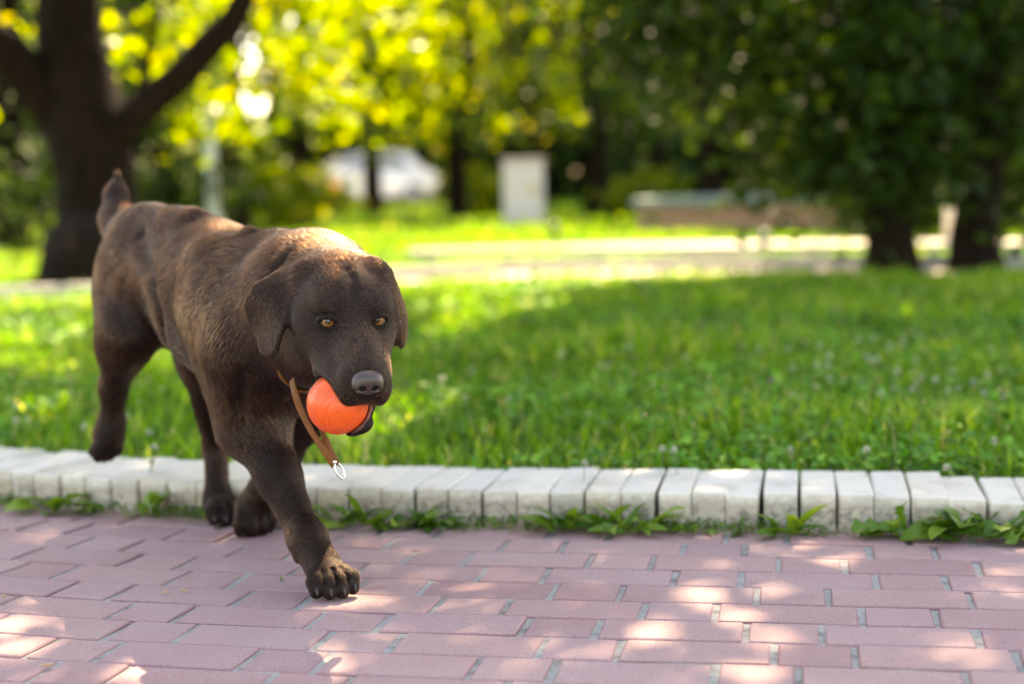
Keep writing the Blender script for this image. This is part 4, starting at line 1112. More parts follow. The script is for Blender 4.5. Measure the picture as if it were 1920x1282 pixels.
# mouth held open round the ball: cut the cavity, then the lower jaw
BALL_R = 0.0450
BALL = W(633, 757, 2.322)
HC((-0.005, 0.0, -0.082), (0.10, 0.002, -0.094), 0.022, 0.026, 0.006, op='s', lat=(0, 0, 1), s=0.6)
JA = hl(-0.050, 0.0, -0.098)
JB = W(660, 796, 2.330)
jf = hd(-1, 0, -0.1)
D.cone(JA, JB, 0.036, 0.017, 0.02, flow=jf, ln=0.007)
D.ell(JB + np.array([0.006, 0, 0.004]), (0.025, 0.025, 0.0110), HM, 0.012, flow=jf, ln=0.005)
D.cone(W(676, 790, 2.325), W(694, 762, 2.330), 0.011, 0.008, 0.012, flow=jf, ln=0.003)
D.ell(BALL, (BALL_R + 0.0012,) * 3, None, 0.004, 's')
# eyes
EYE_R = 0.0125
EYES = {s: hl(-0.0070, s * 0.0372, -0.0010) for s in (-1, 1)}
for s in (-1, 1):
    ed = hd(0.86, s * 0.34, 0.27)
    c = EYES[s]
    EM = frame(ed, hd(-0.3, s * 0.10, 1))
    D.ell(c + ed * 0.0125, (0.0090, 0.0160, 0.0125), EM, 0.008, 's')                          # socket
    n = 20
    for i in range(n):                                                                       # eyelids: an almond ring
        a0, a1 = 2 * math.pi * i / n, 2 * math.pi * (i + 1) / n
        def rim(a):
            u, v = math.cos(a) * 0.0128, math.sin(a)
            v = v * (0.0080 if v > 0 else 0.0088) * (1 - 0.25 * abs(math.cos(a)) ** 3)
            return c + EM @ np.array([math.sqrt(max(EYE_R ** 2 - 0.88 * (u * u + v * v), 1e-7)) - 0.0002, u, v])
        up = math.sin((a0 + a1) / 2)
        r_ = 0.0038 if up > 0 else 0.0025
        D.cone(rim(a0), rim(a1), r_, r_, 0.003, flow=hd(-0.6, s * 0.7, 0.2), ln=0.002)
    D.ell(c, (EYE_R + 0.0002,) * 3, None, 0.001, 's')
for n_, p_ in (('nose', hl(0.1215, 0, -0.0245)), ('eyeR', EYES[-1]), ('eyeL', EYES[1]), ('top', hl(-0.06, 0, 0.062))): print(n_, PX(p_), p_)
print('ball local', HM.T @ (BALL - HO))
fu = []
for a_ in (-0.004, -0.016, -0.030, -0.046, -0.062):                                          # furrow of the brow
    c_ = 0.09
    while dog_sdf.at(hl(a_, 0, c_)[None])[0] > 0.0005 and c_ > 0: c_ -= 0.0007
    fu.append(hl(a_, 0, c_ + 0.0015))
for a, b in zip(fu[:-1], fu[1:]): D.cone(a, b, 0.0018, 0.0018, 0.014, 's')
# ears: right ear (left in the picture) turned back, left ear hanging
def earplane(o, xdir, ydir):
    x = nrm(xdir); y = nrm(ydir - x * (np.asarray(ydir) @ x)); return np.stack([x, y, np.cross(x, y)], 1)
EO = W(545, 515, 2.455)
def wpoly(pts, M, o):
    out = []
    for px, py, d in pts:
        q = M.T @ (W(px, py, d) - o); out.append((q[0], q[1]))
    return out
A_ = W(545, 515, 2.448); B_ = W(468, 585, 2.446); C_ = W(508, 668, 2.385)
M1 = earplane(A_, B_ - A_, C_ - A_)
pl = wpoly([(568, 498, 2.45), (530, 508, 2.448), (488, 542, 2.448), (461, 574, 2.448), (460, 602, 2.442), (476, 632, 2.42), (487, 660, 2.395), (505, 671, 2.385), (521, 660, 2.38), (531, 622, 2.385), (546, 580, 2.40), (572, 545, 2.425)], M1, A_)
tocam = nrm(CP - A_); sg = np.sign(M1[:, 2] @ tocam)
D.flap(pl, M1, A_, 0.0054, lambda u, v: sg * (0.016 * np.sin(np.clip(u, -0.05, 0.1) * 34) + 0.007 * np.sin(v * 46 + 0.6 + u * 25) - 3.0 * np.clip(v - 0.05, 0, 1) ** 2), 0.010, flow=nrm(C_ - A_) * 0.7 + nrm(B_ - A_) * 0.4, ln=0.008)
D.cone(W(572, 520, 2.42), W(530, 524, 2.452), 0.020, 0.011, 0.022, ln=0.012)
A2 = W(716, 510, 2.430)
M2 = earplane(A2, np.array([0.15, -0.20, -1.0]), np.array([0.10, 0.99, 0.05]))
pl2 = [(-0.02, -0.015), (-0.018, 0.03), (0.02, 0.055), (0.06, 0.062), (0.10, 0.046), (0.118, 0.022), (0.113, 0.004), (0.08, -0.012), (0.03, -0.022)]
D.flap(pl2, M2, A2, 0.0050, lambda u, v: 0.012 * np.sin(np.clip(u, -0.02, 0.13) * 24) * 1.0 + 0.003 * np.sin(v * 60), 0.010, flow=M2[:, 0], ln=0.007)
D.cone(W(700, 514, 2.42), A2 + np.array([0.0, 0, -0.004]), 0.020, 0.013, 0.02, ln=0.010)
# paws
CLAWS = []
def paw(c, fwd, up, sc=1.0, spread=0.24, claw=1.0, narrow=1.0):
    M = frame(fwd, up)
    q = lambda a, b, z: c + M @ (np.array([a, b * narrow, z]) * sc)
    D.ell(q(0.004, 0, 0.004), np.array([0.034, 0.033 * narrow, 0.025]) * sc, M, 0.018, flow=M[:, 0] - 0.3 * M[:, 2], ln=0.008)
    for i, b in enumerate((-0.0270, -0.0095, 0.0095, 0.0270)):
        out = 0 if abs(b) < 0.02 else -0.010
        dy = math.sin(spread * b / 0.025)
        k0 = q(0.014 + out, b * 0.85, 0.009); k1 = q(0.034 + out, b + 0.010 * dy, 0.006); k2 = q(0.0445 + out, b + 0.014 * dy, -0.0075)
        D.cone(k0, k1, 0.0130 * sc, 0.0142 * sc, 0.007, ln=0.006)
        D.cone(k1, k2, 0.0140 * sc, 0.0112 * sc, 0.006, ln=0.004)
        tip = q(0.0540 + out, b + 0.018 * dy, -0.0020); CLAWS.append((tip, nrm(q(0.064 + out, b + 0.021 * dy, -0.0105) - tip), M[:, 2], sc * claw))
    for b in (-0.0182, 0.0, 0.0182):                                     # grooves between the toes
        out = -0.004 if abs(b) > 0.01 else 0.0
        D.cone(q(0.020 + out, b * 0.92, 0.024), q(0.055 + out, b * 1.14, 0.006), 0.0024 * sc, 0.0034 * sc, 0.006, op='s')
paw(W(617, 1085, 2.465) * np.array([1, 1, 0]) + np.array([0, 0, 0.026]), np.array([0.36, -0.92, -0.16]), UP, 0.95)
paw(W(417, 962, 3.03) * np.array([1, 1, 0]) + np.array([0, 0, 0.026]), np.array([0.50, -0.86, -0.16]), UP, 0.95)
D.cone(MT1, W(415, 965, 3.04), 0.024, 0.026, 0.02, ln=0.008)
pf = nrm([0.30, -0.42, -0.95])
D.cone(W1, W(474, 945, 2.92), 0.0265, 0.028, 0.02, ln=0.008)
paw(W(472, 968, 2.915) + np.array([0, 0, 0.012]), pf, np.array([0.55, -0.75, 0.5]), 0.98, claw=0.8)
ph = W(203, 812, 3.135)
D.cone(MT, ph, 0.0240, 0.028, 0.02, ln=0.009)
paw(ph + np.array([-0.001, 0, -0.006]), nrm([-0.26, -0.05, -1.0]), np.array([0.9, -0.6, 0.1]), 0.98, spread=0.02, claw=0.6, narrow=0.8)
t1 = time.time()
DOG_BASE = np.array([-0.45, 2.80, 0.0])
dog = empty('dog', DOG_BASE, 'chocolate brown labrador walking over the paving with an orange ball in its mouth', 'dog')
cs = []
for o_ in dog_sdf.ops:
    if o_[4] != 'u': continue
    for x in (o_[1][0], o_[2][0]):
        for y in (o_[1][1], o_[2][1]):
            for z in (o_[1][2], o_[2][2]): cs.append((x, y, z))
cs = np.array(cs) @ BM
Vd, Fd = dog_sdf.grid(cs.min(0), cs.max(0), DOG_H, BM)
Vd[:, 2] = np.maximum(Vd[:, 2], 0.0008)
print('dog grid', round(time.time() - t1, 1), len(Vd))
Ld = (Vd - HO) @ HM                                             # head-local coordinates of every vertex
def near(p, r0, r1): return np.clip((r1 - np.linalg.norm(Vd - p, axis=1)) / (r1 - r0), 0, 1)
NOSE_C = hl(0.1215, 0.0, -0.0245)
bare = np.maximum.reduce([near(EYES[-1], 0.0150, 0.0195), near(EYES[1], 0.0150, 0.0195), near(NOSE_C, 0.016, 0.022)])
pink = np.clip(near(W(690, 772, 2.325), 0.012, 0.022) + near(W(672, 800, 2.32), 0.008, 0.016), 0, 1) * 0.9
db = np.linalg.norm(Vd - BALL, axis=1) - BALL_R
lip = np.clip(1 - (db - 0.002) / 0.005, 0, 1)
inner = ((Ld[:, 2] < -0.055) & (Ld[:, 0] > -0.02) & (db < 0.012))
bare = np.maximum(bare, np.where(inner, 1.0, lip * 0.8))
# --- skin under the coat
g = N('dog_skin')
c0 = g.noise(60, 3, 0.6, g.pos())
col = g.mix(c0.outputs[0], (0.006, 0.0021, 0.0010), (0.011, 0.0040, 0.0018))
col = g.mix(g.attr('bare'), col, (0.0085, 0.0050, 0.0042))
col = g.mix(g.attr('pink'), col, (0.30, 0.13, 0.11))
nz = g.noise(900, 2, 0.5, g.pos())
g.pbr(col, 0.6, g.bump(nz.outputs[0], 0.4, 0.0006), **{'Specular IOR Level': 0.15})
M_SKIN = g.m
body = obj('body', Vd, Fd, M_SKIN, dog)
fattr(body.data, 'bare', bare); fattr(body.data, 'pink', np.where((db < 0.006) & (db > -0.002), pink, 0))
# --- coat: real hair strands laid along the flow of the coat
g = N('dog_fur')
tr = g.attr('tone')
h1 = g.n('ShaderNodeBsdfHairPrincipled', parametrization='COLOR')
fc = g.ramp(tr, [(0.0, (0.007, 0.0020, 0.0008)), (0.5, (0.027, 0.0080, 0.0027)), (0.85, (0.085, 0.031, 0.011)), (1.0, (0.20, 0.090, 0.040))])
g.set(h1, 'Color', fc.outputs[0]); g.set(h1, 'Roughness', 0.24); g.set(h1, 'Radial Roughness', 0.5); g.set(h1, 'Random Roughness', 0.2); g.set(h1, 'IOR', 1.42)
g.nt.links.new(h1.outputs[0], g.out.inputs[0])
M_FUR = g.m
def make_fur(n):
    tri = np.concatenate([Fd[:, [0, 1, 2]], Fd[:, [0, 2, 3]]])
    a, b, c = Vd[tri[:, 0]], Vd[tri[:, 1]], Vd[tri[:, 2]]
    nn = np.cross(b - a, c - a); ar = np.linalg.norm(nn, axis=1)
    # a denser, finer coat on the head
    ct = (a + b + c) / 3
    headish = (np.linalg.norm(ct - hl(-0.01, 0, -0.02), axis=1) < 0.17)
    vf, vln = dog_sdf.flowlen(Vd); vl_ = vln
    w = ar * np.clip(0.016 / np.maximum(vln[tri[:, 0]], 1e-3), 1.0, 2.6) * np.where(headish, 1.4, 1.0) * (1 - 0.98 * bare[tri].max(1))
    pick = rng.choice(len(tri), n, p=w / w.sum())
    u, v = rng.random(n), rng.random(n)
    sw = u + v > 1; u[sw] = 1 - u[sw]; v[sw] = 1 - v[sw]
    P = a[pick] + (b - a)[pick] * u[:, None] + (c - a)[pick] * v[:, None]
    w3 = np.stack([1 - u - v, u, v], 1); tp = tri[pick]
    vn = np.zeros(len(Vd) * 3, np.float32); body.data.vertex_normals.foreach_get('vector', vn); vn = vn.reshape(-1, 3).astype(float)
    Nn = (vn[tp] * w3[:, :, None]).sum(1)
    Nn /= np.maximum(np.linalg.norm(Nn, axis=1, keepdims=True), 1e-9)
    fl = (vf[tp] * w3[:, :, None]).sum(1); ln = (vl_[tp] * w3).sum(1)
    fl += 0.20 * smooth_noise(P, 26, 1) + 0.10 * smooth_noise(P, 95, 2) + rng.normal(size=(n, 3)) * 0.07
    fl -= Nn * (fl * Nn).sum(1, keepdims=True)
    fl /= np.maximum(np.linalg.norm(fl, axis=1, keepdims=True), 1e-6)
    sn = smooth_noise(P, 45, 3)[:, 0]
    ln = 0.74 * ln * np.where(ln < 0.0105, 0.72, 1.0) * (0.75 + 0.45 * rng.random(n)) * (1 + 0.15 * sn)
    lift = 0.085 + 0.08 * rng.random(n) + 0.05 * smooth_noise(P, 60, 4)[:, 1]
    lift = np.clip(lift, 0.06, 0.5)
    p1 = P + (fl * (1 - lift)[:, None] * 0.42 + Nn * (lift * 0.55)[:, None]) * ln[:, None]
    p2 = P + (fl * 0.95 + Nn * (lift * 0.80)[:, None]) * ln[:, None]
    cell = 0.0075                                                # tufts: neighbouring hairs lean together
    key = np.floor((P @ np.array([[0.74, -0.31, 0.60], [0.52, 0.83, -0.21], [-0.43, 0.46, 0.77]]) + 0.25 * cell * smooth_noise(P, 180, 12)) / cell).astype(np.int64); hsh = (key[:, 0] * 73856093) ^ (key[:, 1] * 19349663) ^ (key[:, 2] * 83492791)
    hr_ = lambda m_: ((hsh * m_) % 9973) / 9973.0
    cc_ = ((key + np.stack([hr_(31), hr_(57), hr_(91)], 1)) * cell) @ np.linalg.inv(np.array([[0.74, -0.31, 0.60], [0.52, 0.83, -0.21], [-0.43, 0.46, 0.77]]))
    pull = cc_ - P; pull -= Nn * (pull * Nn).sum(1, keepdims=True)
    tuft = np.clip((ln - 0.0062) / 0.005, 0.0, 1.0)[:, None]
    p1 = p1 + pull * 0.22 * tuft; p2 = p2 + pull * 0.62 * tuft
    pts = np.stack([P - Nn * 0.0006, p1, p2], 1).astype(np.float32)
    cu = bpy.data.hair_curves.new('fur')
    cu.add_curves([3] * n)
    pts -= DOG_BASE.astype(np.float32)
    cu.attributes['position'].data.foreach_set('vector', pts.ravel())
    rad = np.tile(np.array([0.00030, 0.00025, 0.00004], np.float32), n) * np.repeat(np.where(ln < 0.009, 0.75, 1.0), 3).astype(np.float32)
    (cu.attributes.get('radius') or cu.attributes.new('radius', 'FLOAT', 'POINT')).data.foreach_set('value', rad)
    tone = np.clip(0.40 + 0.18 * rng.normal(size=n) + 0.22 * (hr_(77) - 0.5) * np.clip((ln - 0.0062) / 0.005, 0.15, 1.0) + 0.14 * smooth_noise(P, 22, 5)[:, 0] + 0.10 * smooth_noise(P, 70, 6)[:, 0], 0, 1)
    tone = np.where(rng.random(n) < 0.03, 0.9, tone)
    cu.attributes.new('tone', 'FLOAT', 'CURVE').data.foreach_set('value', tone.astype(np.float32))
    cu.materials.append(M_FUR)
    o = bpy.data.objects.new('fur', cu); COL.objects.link(o); o.parent = dog
    setp(o, kind='stuff')
    return o
if FUR_N:
    make_fur(FUR_N); print('fur', round(time.time() - t1, 1))
# --- eyes
g = N('dog_eye')
oc = g.coord('Object')
sx = g.n('ShaderNodeSeparateXYZ', {0: oc})
rr = g.math('SQRT', g.math('ADD', g.math('MULTIPLY', sx.outputs[1], sx.outputs[1]), g.math('MULTIPLY', sx.outputs[2], sx.outputs[2])))
rn = g.math('DIVIDE', rr, EYE_R)
ir = g.noise(700, 3, 0.6, oc)
rr2 = g.math('ADD', rn, g.math('MULTIPLY', g.math('SUBTRACT', ir.outputs[0], 0.5), 0.10))
cr = g.ramp(rr2, [(0.0, (0.004, 0.003, 0.003)), (0.35, (0.004, 0.003, 0.003)), (0.39, (0.13, 0.045, 0.006)), (0.52, (0.26, 0.105, 0.012)), (0.68, (0.20, 0.075, 0.010)), (0.76, (0.02, 0.010, 0.005)), (0.82, (0.10, 0.06, 0.05))])
g.pbr(cr.outputs[0], 0.25, **{'Coat Weight': 0.6, 'Coat Roughness': 0.02, 'Specular IOR Level': 0.5})
M_EYE = g.m
vE, fE = uvsphere(EYE_R)
vE[:, 0] += 0.0012 * np.clip((vE[:, 0] / EYE_R - 0.72) / 0.28, 0, 1)          # cornea
meE = mesh_np('eye', vE, fE)
gaze = CP + np.array([0.10, 0, 0.0])
for s in (-1, 1):
    e = link('eye', meE, M_EYE, dog, EYES[s] - DOG_BASE)
    gv = frame(nrm(gaze - EYES[s]), UP)
    e.rotation_euler = Matrix(gv.tolist()).to_euler()
# --- nose
ns = Sdf()
def NE(c, rad, k=0.006, op='u', M=HM): ns.ell(hl(*c), rad, M, k, op)
NE((0.1170, 0, -0.0200), (0.0160, 0.0225, 0.0150)); NE((0.1180, 0, -0.0285), (0.0140, 0.0185, 0.0140))
for s in (-1, 1): NE((0.1210, s * 0.0130, -0.0265), (0.0110, 0.0100, 0.0105), 0.005)
NE((0.1180, 0, -0.0400), (0.0115, 0.0085, 0.0095), 0.006)
for s in (-1, 1):
    ns.cone(hl(0.1345, s * 0.0098, -0.0265), hl(0.115, s * 0.0065, -0.0250), 0.0056, 0.0040, 0.003, 's')
    ns.cone(hl(0.1325, s * 0.0110, -0.0290), hl(0.124, s * 0.0235, -0.0325), 0.0022, 0.0013, 0.003, 's')
ns.cone(hl(0.1350, 0, -0.0235), hl(0.1310, 0, -0.050), 0.0012, 0.0012, 0.004, 's')
Vn, Fn = ns.grid(np.array([0.09, -0.03, -0.055]) + HM.T @ HO, np.array([0.145, 0.03, 0.0]) + HM.T @ HO, 0.0011, HM)
g = N('dog_nose')
vo = g.n('ShaderNodeTexVoronoi', {'Vector': g.pos(), 'Scale': 900.0})
nz = g.noise(300, 3, 0.6, g.pos())
col = g.mix(nz.outputs[0], (0.022, 0.011, 0.009), (0.055, 0.030, 0.024))
g.pbr(col, 0.34, g.bump(vo.outputs['Distance'], 0.5, 0.0005), **{'Coat Weight': 0.25, 'Coat Roughness': 0.3})
obj('nose', Vn, Fn, g.m, dog)
# --- claws
g = N('dog_claw'); g.pbr((0.012, 0.010, 0.010), 0.42); M_CLAW = g.m
for tip, dr, up, sc in CLAWS:
    pts = [tip - dr * 0.007 * sc, tip, tip + dr * 0.004 * sc - up * 0.0008, tip + dr * 0.0075 * sc - up * 0.0026]
    pts = [np.maximum(p, [-9, -9, 0.0016]) for p in pts]
    v, f = tube(bezier(pts, 3), [0.0030 * sc, 0.0031 * sc, 0.0031 * sc, 0.0030 * sc, 0.0028 * sc, 0.0025 * sc, 0.0021 * sc, 0.0016 * sc, 0.0011 * sc, 0.0005 * sc], 8)
    obj('claw', v, f, M_CLAW, dog)
# --- whiskers
wp = []
for s in (-1, 1):
    for i in range(13):
        a = rng.uniform(0.055, 0.10); c_ = rng.uniform(-0.058, -0.040)
        p0 = hl(a, s * 0.036, c_); dr = hd(rng.uniform(-0.3, 0.7), s * 1.0, rng.uniform(-0.9, 0.1)); L = rng.uniform(0.025, 0.05)
        q = [p0, p0 + dr * L * 0.5, p0 + dr * L + np.array([0, 0, -0.35 * L])]
        wp.append(tube(bezier(q, 4), [0.00022] * 8 + [0.00008], 4))
    for i in range(3):
        p0 = hl(0.008 + 0.003 * i, s * (0.026 + 0.006 * i), 0.022); dr = hd(0.7, s * 0.3, 0.9)
        wp.append(tube(bezier([p0, p0 + dr * 0.014, p0 + dr * 0.024 + HM[:, 1] * s * 0.008], 4), [0.00018] * 8 + [0.00008], 4))
g = N('dog_whisker'); g.pbr((0.09, 0.06, 0.045), 0.35); v, f = join(wp)
setp(obj('whisker', v, f, g.m, dog), kind='stuff')

# ------------------------------------------------------------------ ball in the mouth
vB, fB = uvsphere(1.0, 160, 100)
bq = np.array(Matrix.Rotation(R(20), 3, 'Y') @ Matrix.Rotation(R(-12), 3, 'X') @ Matrix.Rotation(R(25), 3, 'Z'))
vl = vB @ bq
hgt = np.zeros(len(vB))
lon = np.arctan2(vl[:, 0], -vl[:, 1]); lat = np.arcsin(np.clip(vl[:, 2], -1, 1))
seam_d = np.full(len(vB), 9.0)
for L0 in (-2.6, -1.55, -0.52, 0.52, 1.55, 2.6):                       # curved seams from pole to pole
    dl = (lon - L0 - 0.16 * np.sin(lat * 2.2) + math.pi) % (2 * math.pi) - math.pi
    seam_d = np.minimum(seam_d, np.abs(dl) * np.cos(lat))
hgt -= 0.030 * np.exp(-(seam_d / 0.028) ** 2)
for L0, flip in ((-1.04, 1), (0.0, -1), (1.04, 1), (2.07, -1), (3.1, 1), (-2.07, -1)):   # raised bars and dots between the seams
    dl = (lon - L0 + math.pi) % (2 * math.pi) - math.pi
    x = dl * np.cos(lat); y = lat * flip
    for cx, cy_, sx_, sy_ in ((-0.20, 0.02, 0.016, 0.055), (-0.14, 0.02, 0.016, 0.055), (-0.17, -0.05, 0.05, 0.014), (-0.17, 0.12, 0.04, 0.014), (-0.17, 0.20, 0.016, 0.04), (-0.17, -0.14, 0.045, 0.014), (-0.17, -0.21, 0.016, 0.04),
                              (0.16, 0.22, 0.03, 0.03), (0.20, 0.10, 0.035, 0.028), (0.14, 0.02, 0.03, 0.03), (0.20, -0.10, 0.035, 0.03), (0.15, -0.2, 0.03, 0.03)):
        e = np.maximum(np.abs(x - cx) / sx_, np.abs(y - cy_) / sy_)
        hgt += 0.014 / (1 + np.exp((e - 1) * 9))
vB2 = vB * (BALL_R * (1 + hgt))[:, None]
g = N('ball_rubber')
p3 = g.coord('Object')
n1 = g.noise(60, 4, 0.65, p3); n2 = g.noise(420, 2, 0.5, p3)
sp = g.ramp(n2.outputs[0], [(0.0, (1, 1, 1)), (0.29, (1, 1, 1)), (0.33, (0, 0, 0))])
col = g.mix(n1.outputs[0], (0.82, 0.072, 0.006), (0.88, 0.108, 0.010))
col = g.mix(sp.outputs[0], col, (0.16, 0.035, 0.02))
g.pbr(col, g.ramp(n1.outputs[0], [(0.3, (0.28,) * 3), (0.7, (0.5,) * 3)]).outputs[0], g.bump(g.noise(900, 2, 0.5, p3).outputs[0], 0.15, 0.0004), **{'Coat Weight': 0.12, 'Coat Roughness': 0.3})
ball = obj('ball', vB2 + BALL, fB, g.m, None, origin=BALL)
setp(ball, 'orange rubber ball with curved seams held in the brown dog\'s mouth', 'ball')

# ------------------------------------------------------------------ collar with its hanging strap
def ribbon(pts, normal_fn, w, th):
    """flat strap along pts; widths w (list), thickness th"""
    V = []; F = []; m = len(pts)
    for i, p in enumerate(pts):
        t = nrm(pts[min(i + 1, m - 1)] - pts[max(i - 1, 0)])
        n = normal_fn(i, p); n = nrm(n - t * (n @ t)); b = np.cross(t, n)
        wi = w[i] / 2
        e = th * 0.25
        for (x, z) in ((-wi, -th / 2 + e), (-wi + e, -th / 2), (wi - e, -th / 2), (wi, -th / 2 + e), (wi, th / 2 - e), (wi - e, th / 2), (-wi + e, th / 2), (-wi, th / 2 - e)):
            V.append(p + b * x + n * z)
    for i in range(m - 1):
        for k in range(8): F.append([i * 8 + k, i * 8 + (k + 1) % 8, i * 8 + 8 + (k + 1) % 8, i * 8 + 8 + k])
    F.append(list(range(8))[::-1]); F.append([(m - 1) * 8 + k for k in range(8)])
    return np.array(V), F
g = N('leather')
n1 = g.noise(45, 4, 0.6, g.pos()); n2 = g.noise(700, 3, 0.6, g.pos())
col = g.mix(n1.outputs[0], (0.10, 0.032, 0.007), (0.24, 0.085, 0.018))
g.pbr(col, 0.62, g.bump(n2.outputs[0], 0.3, 0.0005), **{'Specular IOR Level': 0.25}); M_LEATHER = g.m
COLL = W(575, 640, 2.52)
collar = empty('dog_collar', COLL, 'brown leather collar on the dog with a strap and steel ring hanging down', 'collar')
ax = nrm(NH - NB + np.array([0, 0, -0.08])); cx0 = NM + ax * 0.052 + np.array([0, 0, -0.040])
s1 = nrm(np.cross(ax, UP)); s2 = np.cross(s1, ax)
cpts = []; cn = []
for i in range(73):
    a = 2 * math.pi * i / 72; dr = math.cos(a) * s1 + math.sin(a) * s2; t = 0.02
    for _ in range(80):
        f = dog_sdf.at((cx0 + dr * t)[None])[0]
        if f > 0: break
        t += max(-f * 0.7, 0.001)
    cpts.append(t)
cr_ = np.array(cpts[:-1]); cr_ = np.minimum(cr_, 0.135)
for _ in range(6): cr_ = (np.roll(cr_, 1) + 2 * cr_ + np.roll(cr_, -1)) / 4
cpts = [cx0 + (math.cos(2 * math.pi * i / 72) * s1 + math.sin(2 * math.pi * i / 72) * s2) * (cr_[i % 72] + 0.004 - 0.016 * max(0, min(1, math.sin(2 * math.pi * i / 72) * 1.2 + 1.10))) for i in range(73)]
v, f = ribbon(cpts, lambda i, p: p - cx0, [0.022] * 73, 0.004)
obj('band', v, f, M_LEATHER, collar)
camn = lambda i, p: nrm(CP - p) + np.array([-0.45, 0, 0.0])
s_a = bezier([W(548, 712, 2.43), W(553, 736, 2.40), W(564, 768, 2.39), (W(584, 808, 2.375)), W(609, 845, 2.362), W(630, 872, 2.358)], 6)
v, f = ribbon(s_a, camn, list(np.interp(np.arange(len(s_a)), [0, 12, 20, 26, 30], [0.011, 0.011, 0.009, 0.014, 0.015])), 0.0035)
obj('strap', v, f, M_LEATHER, collar)
camn2 = lambda i, p: nrm(CP - p) + np.array([0.7, 0, 0.2])
s_b = bezier([W(586, 760, 2.415), W(598, 790, 2.40), W(607, 815, 2.385), W(617, 842, 2.372), W(632, 872, 2.364)], 6)
v, f = ribbon(s_b, camn2, [0.009] * 14 + [0.013] * (len(s_b) - 14), 0.0035)
obj('strap', v, f, M_LEATHER, collar)
g = N('chrome'); g.pbr((0.75, 0.74, 0.72), 0.16, Metallic=1.0); M_CHROME = g.m
rc_ = W(636.5, 882, 2.356); q = []
rx = nrm(W(642, 893, 2.356) - W(631, 870, 2.356)); ry = nrm(np.cross(rx, nrm(CP - rc_)) * 0.5 + nrm(CP - rc_) * 0.75)
for i in range(33):
    a = 2 * math.pi * i / 32; q.append(rc_ + rx * math.cos(a) * 0.0125 + ry * math.sin(a) * 0.0095)
v, f = tube(q, 0.0016, 8, cap=False)
obj('ring', v, f, M_CHROME, collar)
rv = W(628, 866, 2.352)
vv, ff = uvsphere(0.0032, 12, 8); obj('rivet', vv * np.array([1, 0.5, 1]) + rv, ff, M_CHROME, collar)
# ------------------------------------------------------------------ weeds along the foot of the kerb
M_WEED = leafy('weed_leaf', [(0.0, (0.030, 0.095, 0.018)), (0.5, (0.065, 0.170, 0.022)), (1.0, (0.16, 0.27, 0.03))], 0.35, (1.3, 1.25, 0.4), 0.45)
def weed_leaf(L, Wd, kind, pitch, bend, az, roll, base, r, tint):
    """leaf blade: rows across the midrib, arching over"""
    m = 12 if kind == 'lobed' else 8
    t = np.linspace(0, 1, m)
    if kind == 'lance': w = np.sin(np.pi * np.clip(t, 0, 1) ** 0.85) ** 0.8
    elif kind == 'broad': w = np.where(t < 0.3, 0.12 + 0.1 * t, np.sin(np.pi * ((t - 0.3) / 0.7) ** 0.8) ** 0.7 + 0.12)
    elif kind == 'grass': w = (1 - t) ** 0.6
    else: w = (0.22 + 0.78 * t ** 0.8) * np.where(np.arange(m) % 2 == 0, 1.0, 0.42) * np.where(t > 0.93, 0.05, 1)
    w = np.maximum(w, 0.03) * Wd / 2
    w[-1] = 0.0004
    ang = pitch - bend * t
    x = np.concatenate([[0], np.cumsum(np.cos(ang[:-1]) / (m - 1))]) * L; z = np.concatenate([[0], np.cumsum(np.sin(ang[:-1]) / (m - 1))]) * L
    fold = 0.28
    V = []
    for i in range(m):
        nx_, nz_ = -math.sin(ang[i]), math.cos(ang[i])
        wav = 0.08 * math.sin(i * 1.9 + r.random()) * w[i]
        V += [(x[i] + nx_ * (fold * w[i] + wav), -w[i], z[i] + nz_ * (fold * w[i] + wav)), (x[i], 0, z[i]), (x[i] + nx_ * (fold * w[i] - wav), w[i], z[i] + nz_ * (fold * w[i] - wav))]
    V = np.array(V); c, s = math.cos(roll), math.sin(roll)
    V = V @ np.array([[1, 0, 0], [0, c, s], [0, -s, c]])
    c, s = math.cos(az), math.sin(az)
    V = V @ np.array([[c, s, 0], [-s, c, 0], [0, 0, 1]])
    F = [[i * 3 + k, i * 3 + k + 1, i * 3 + k + 4, i * 3 + k + 3] for i in range(m - 1) for k in (0, 1)]
    return V + base, F, np.full(len(V), tint)
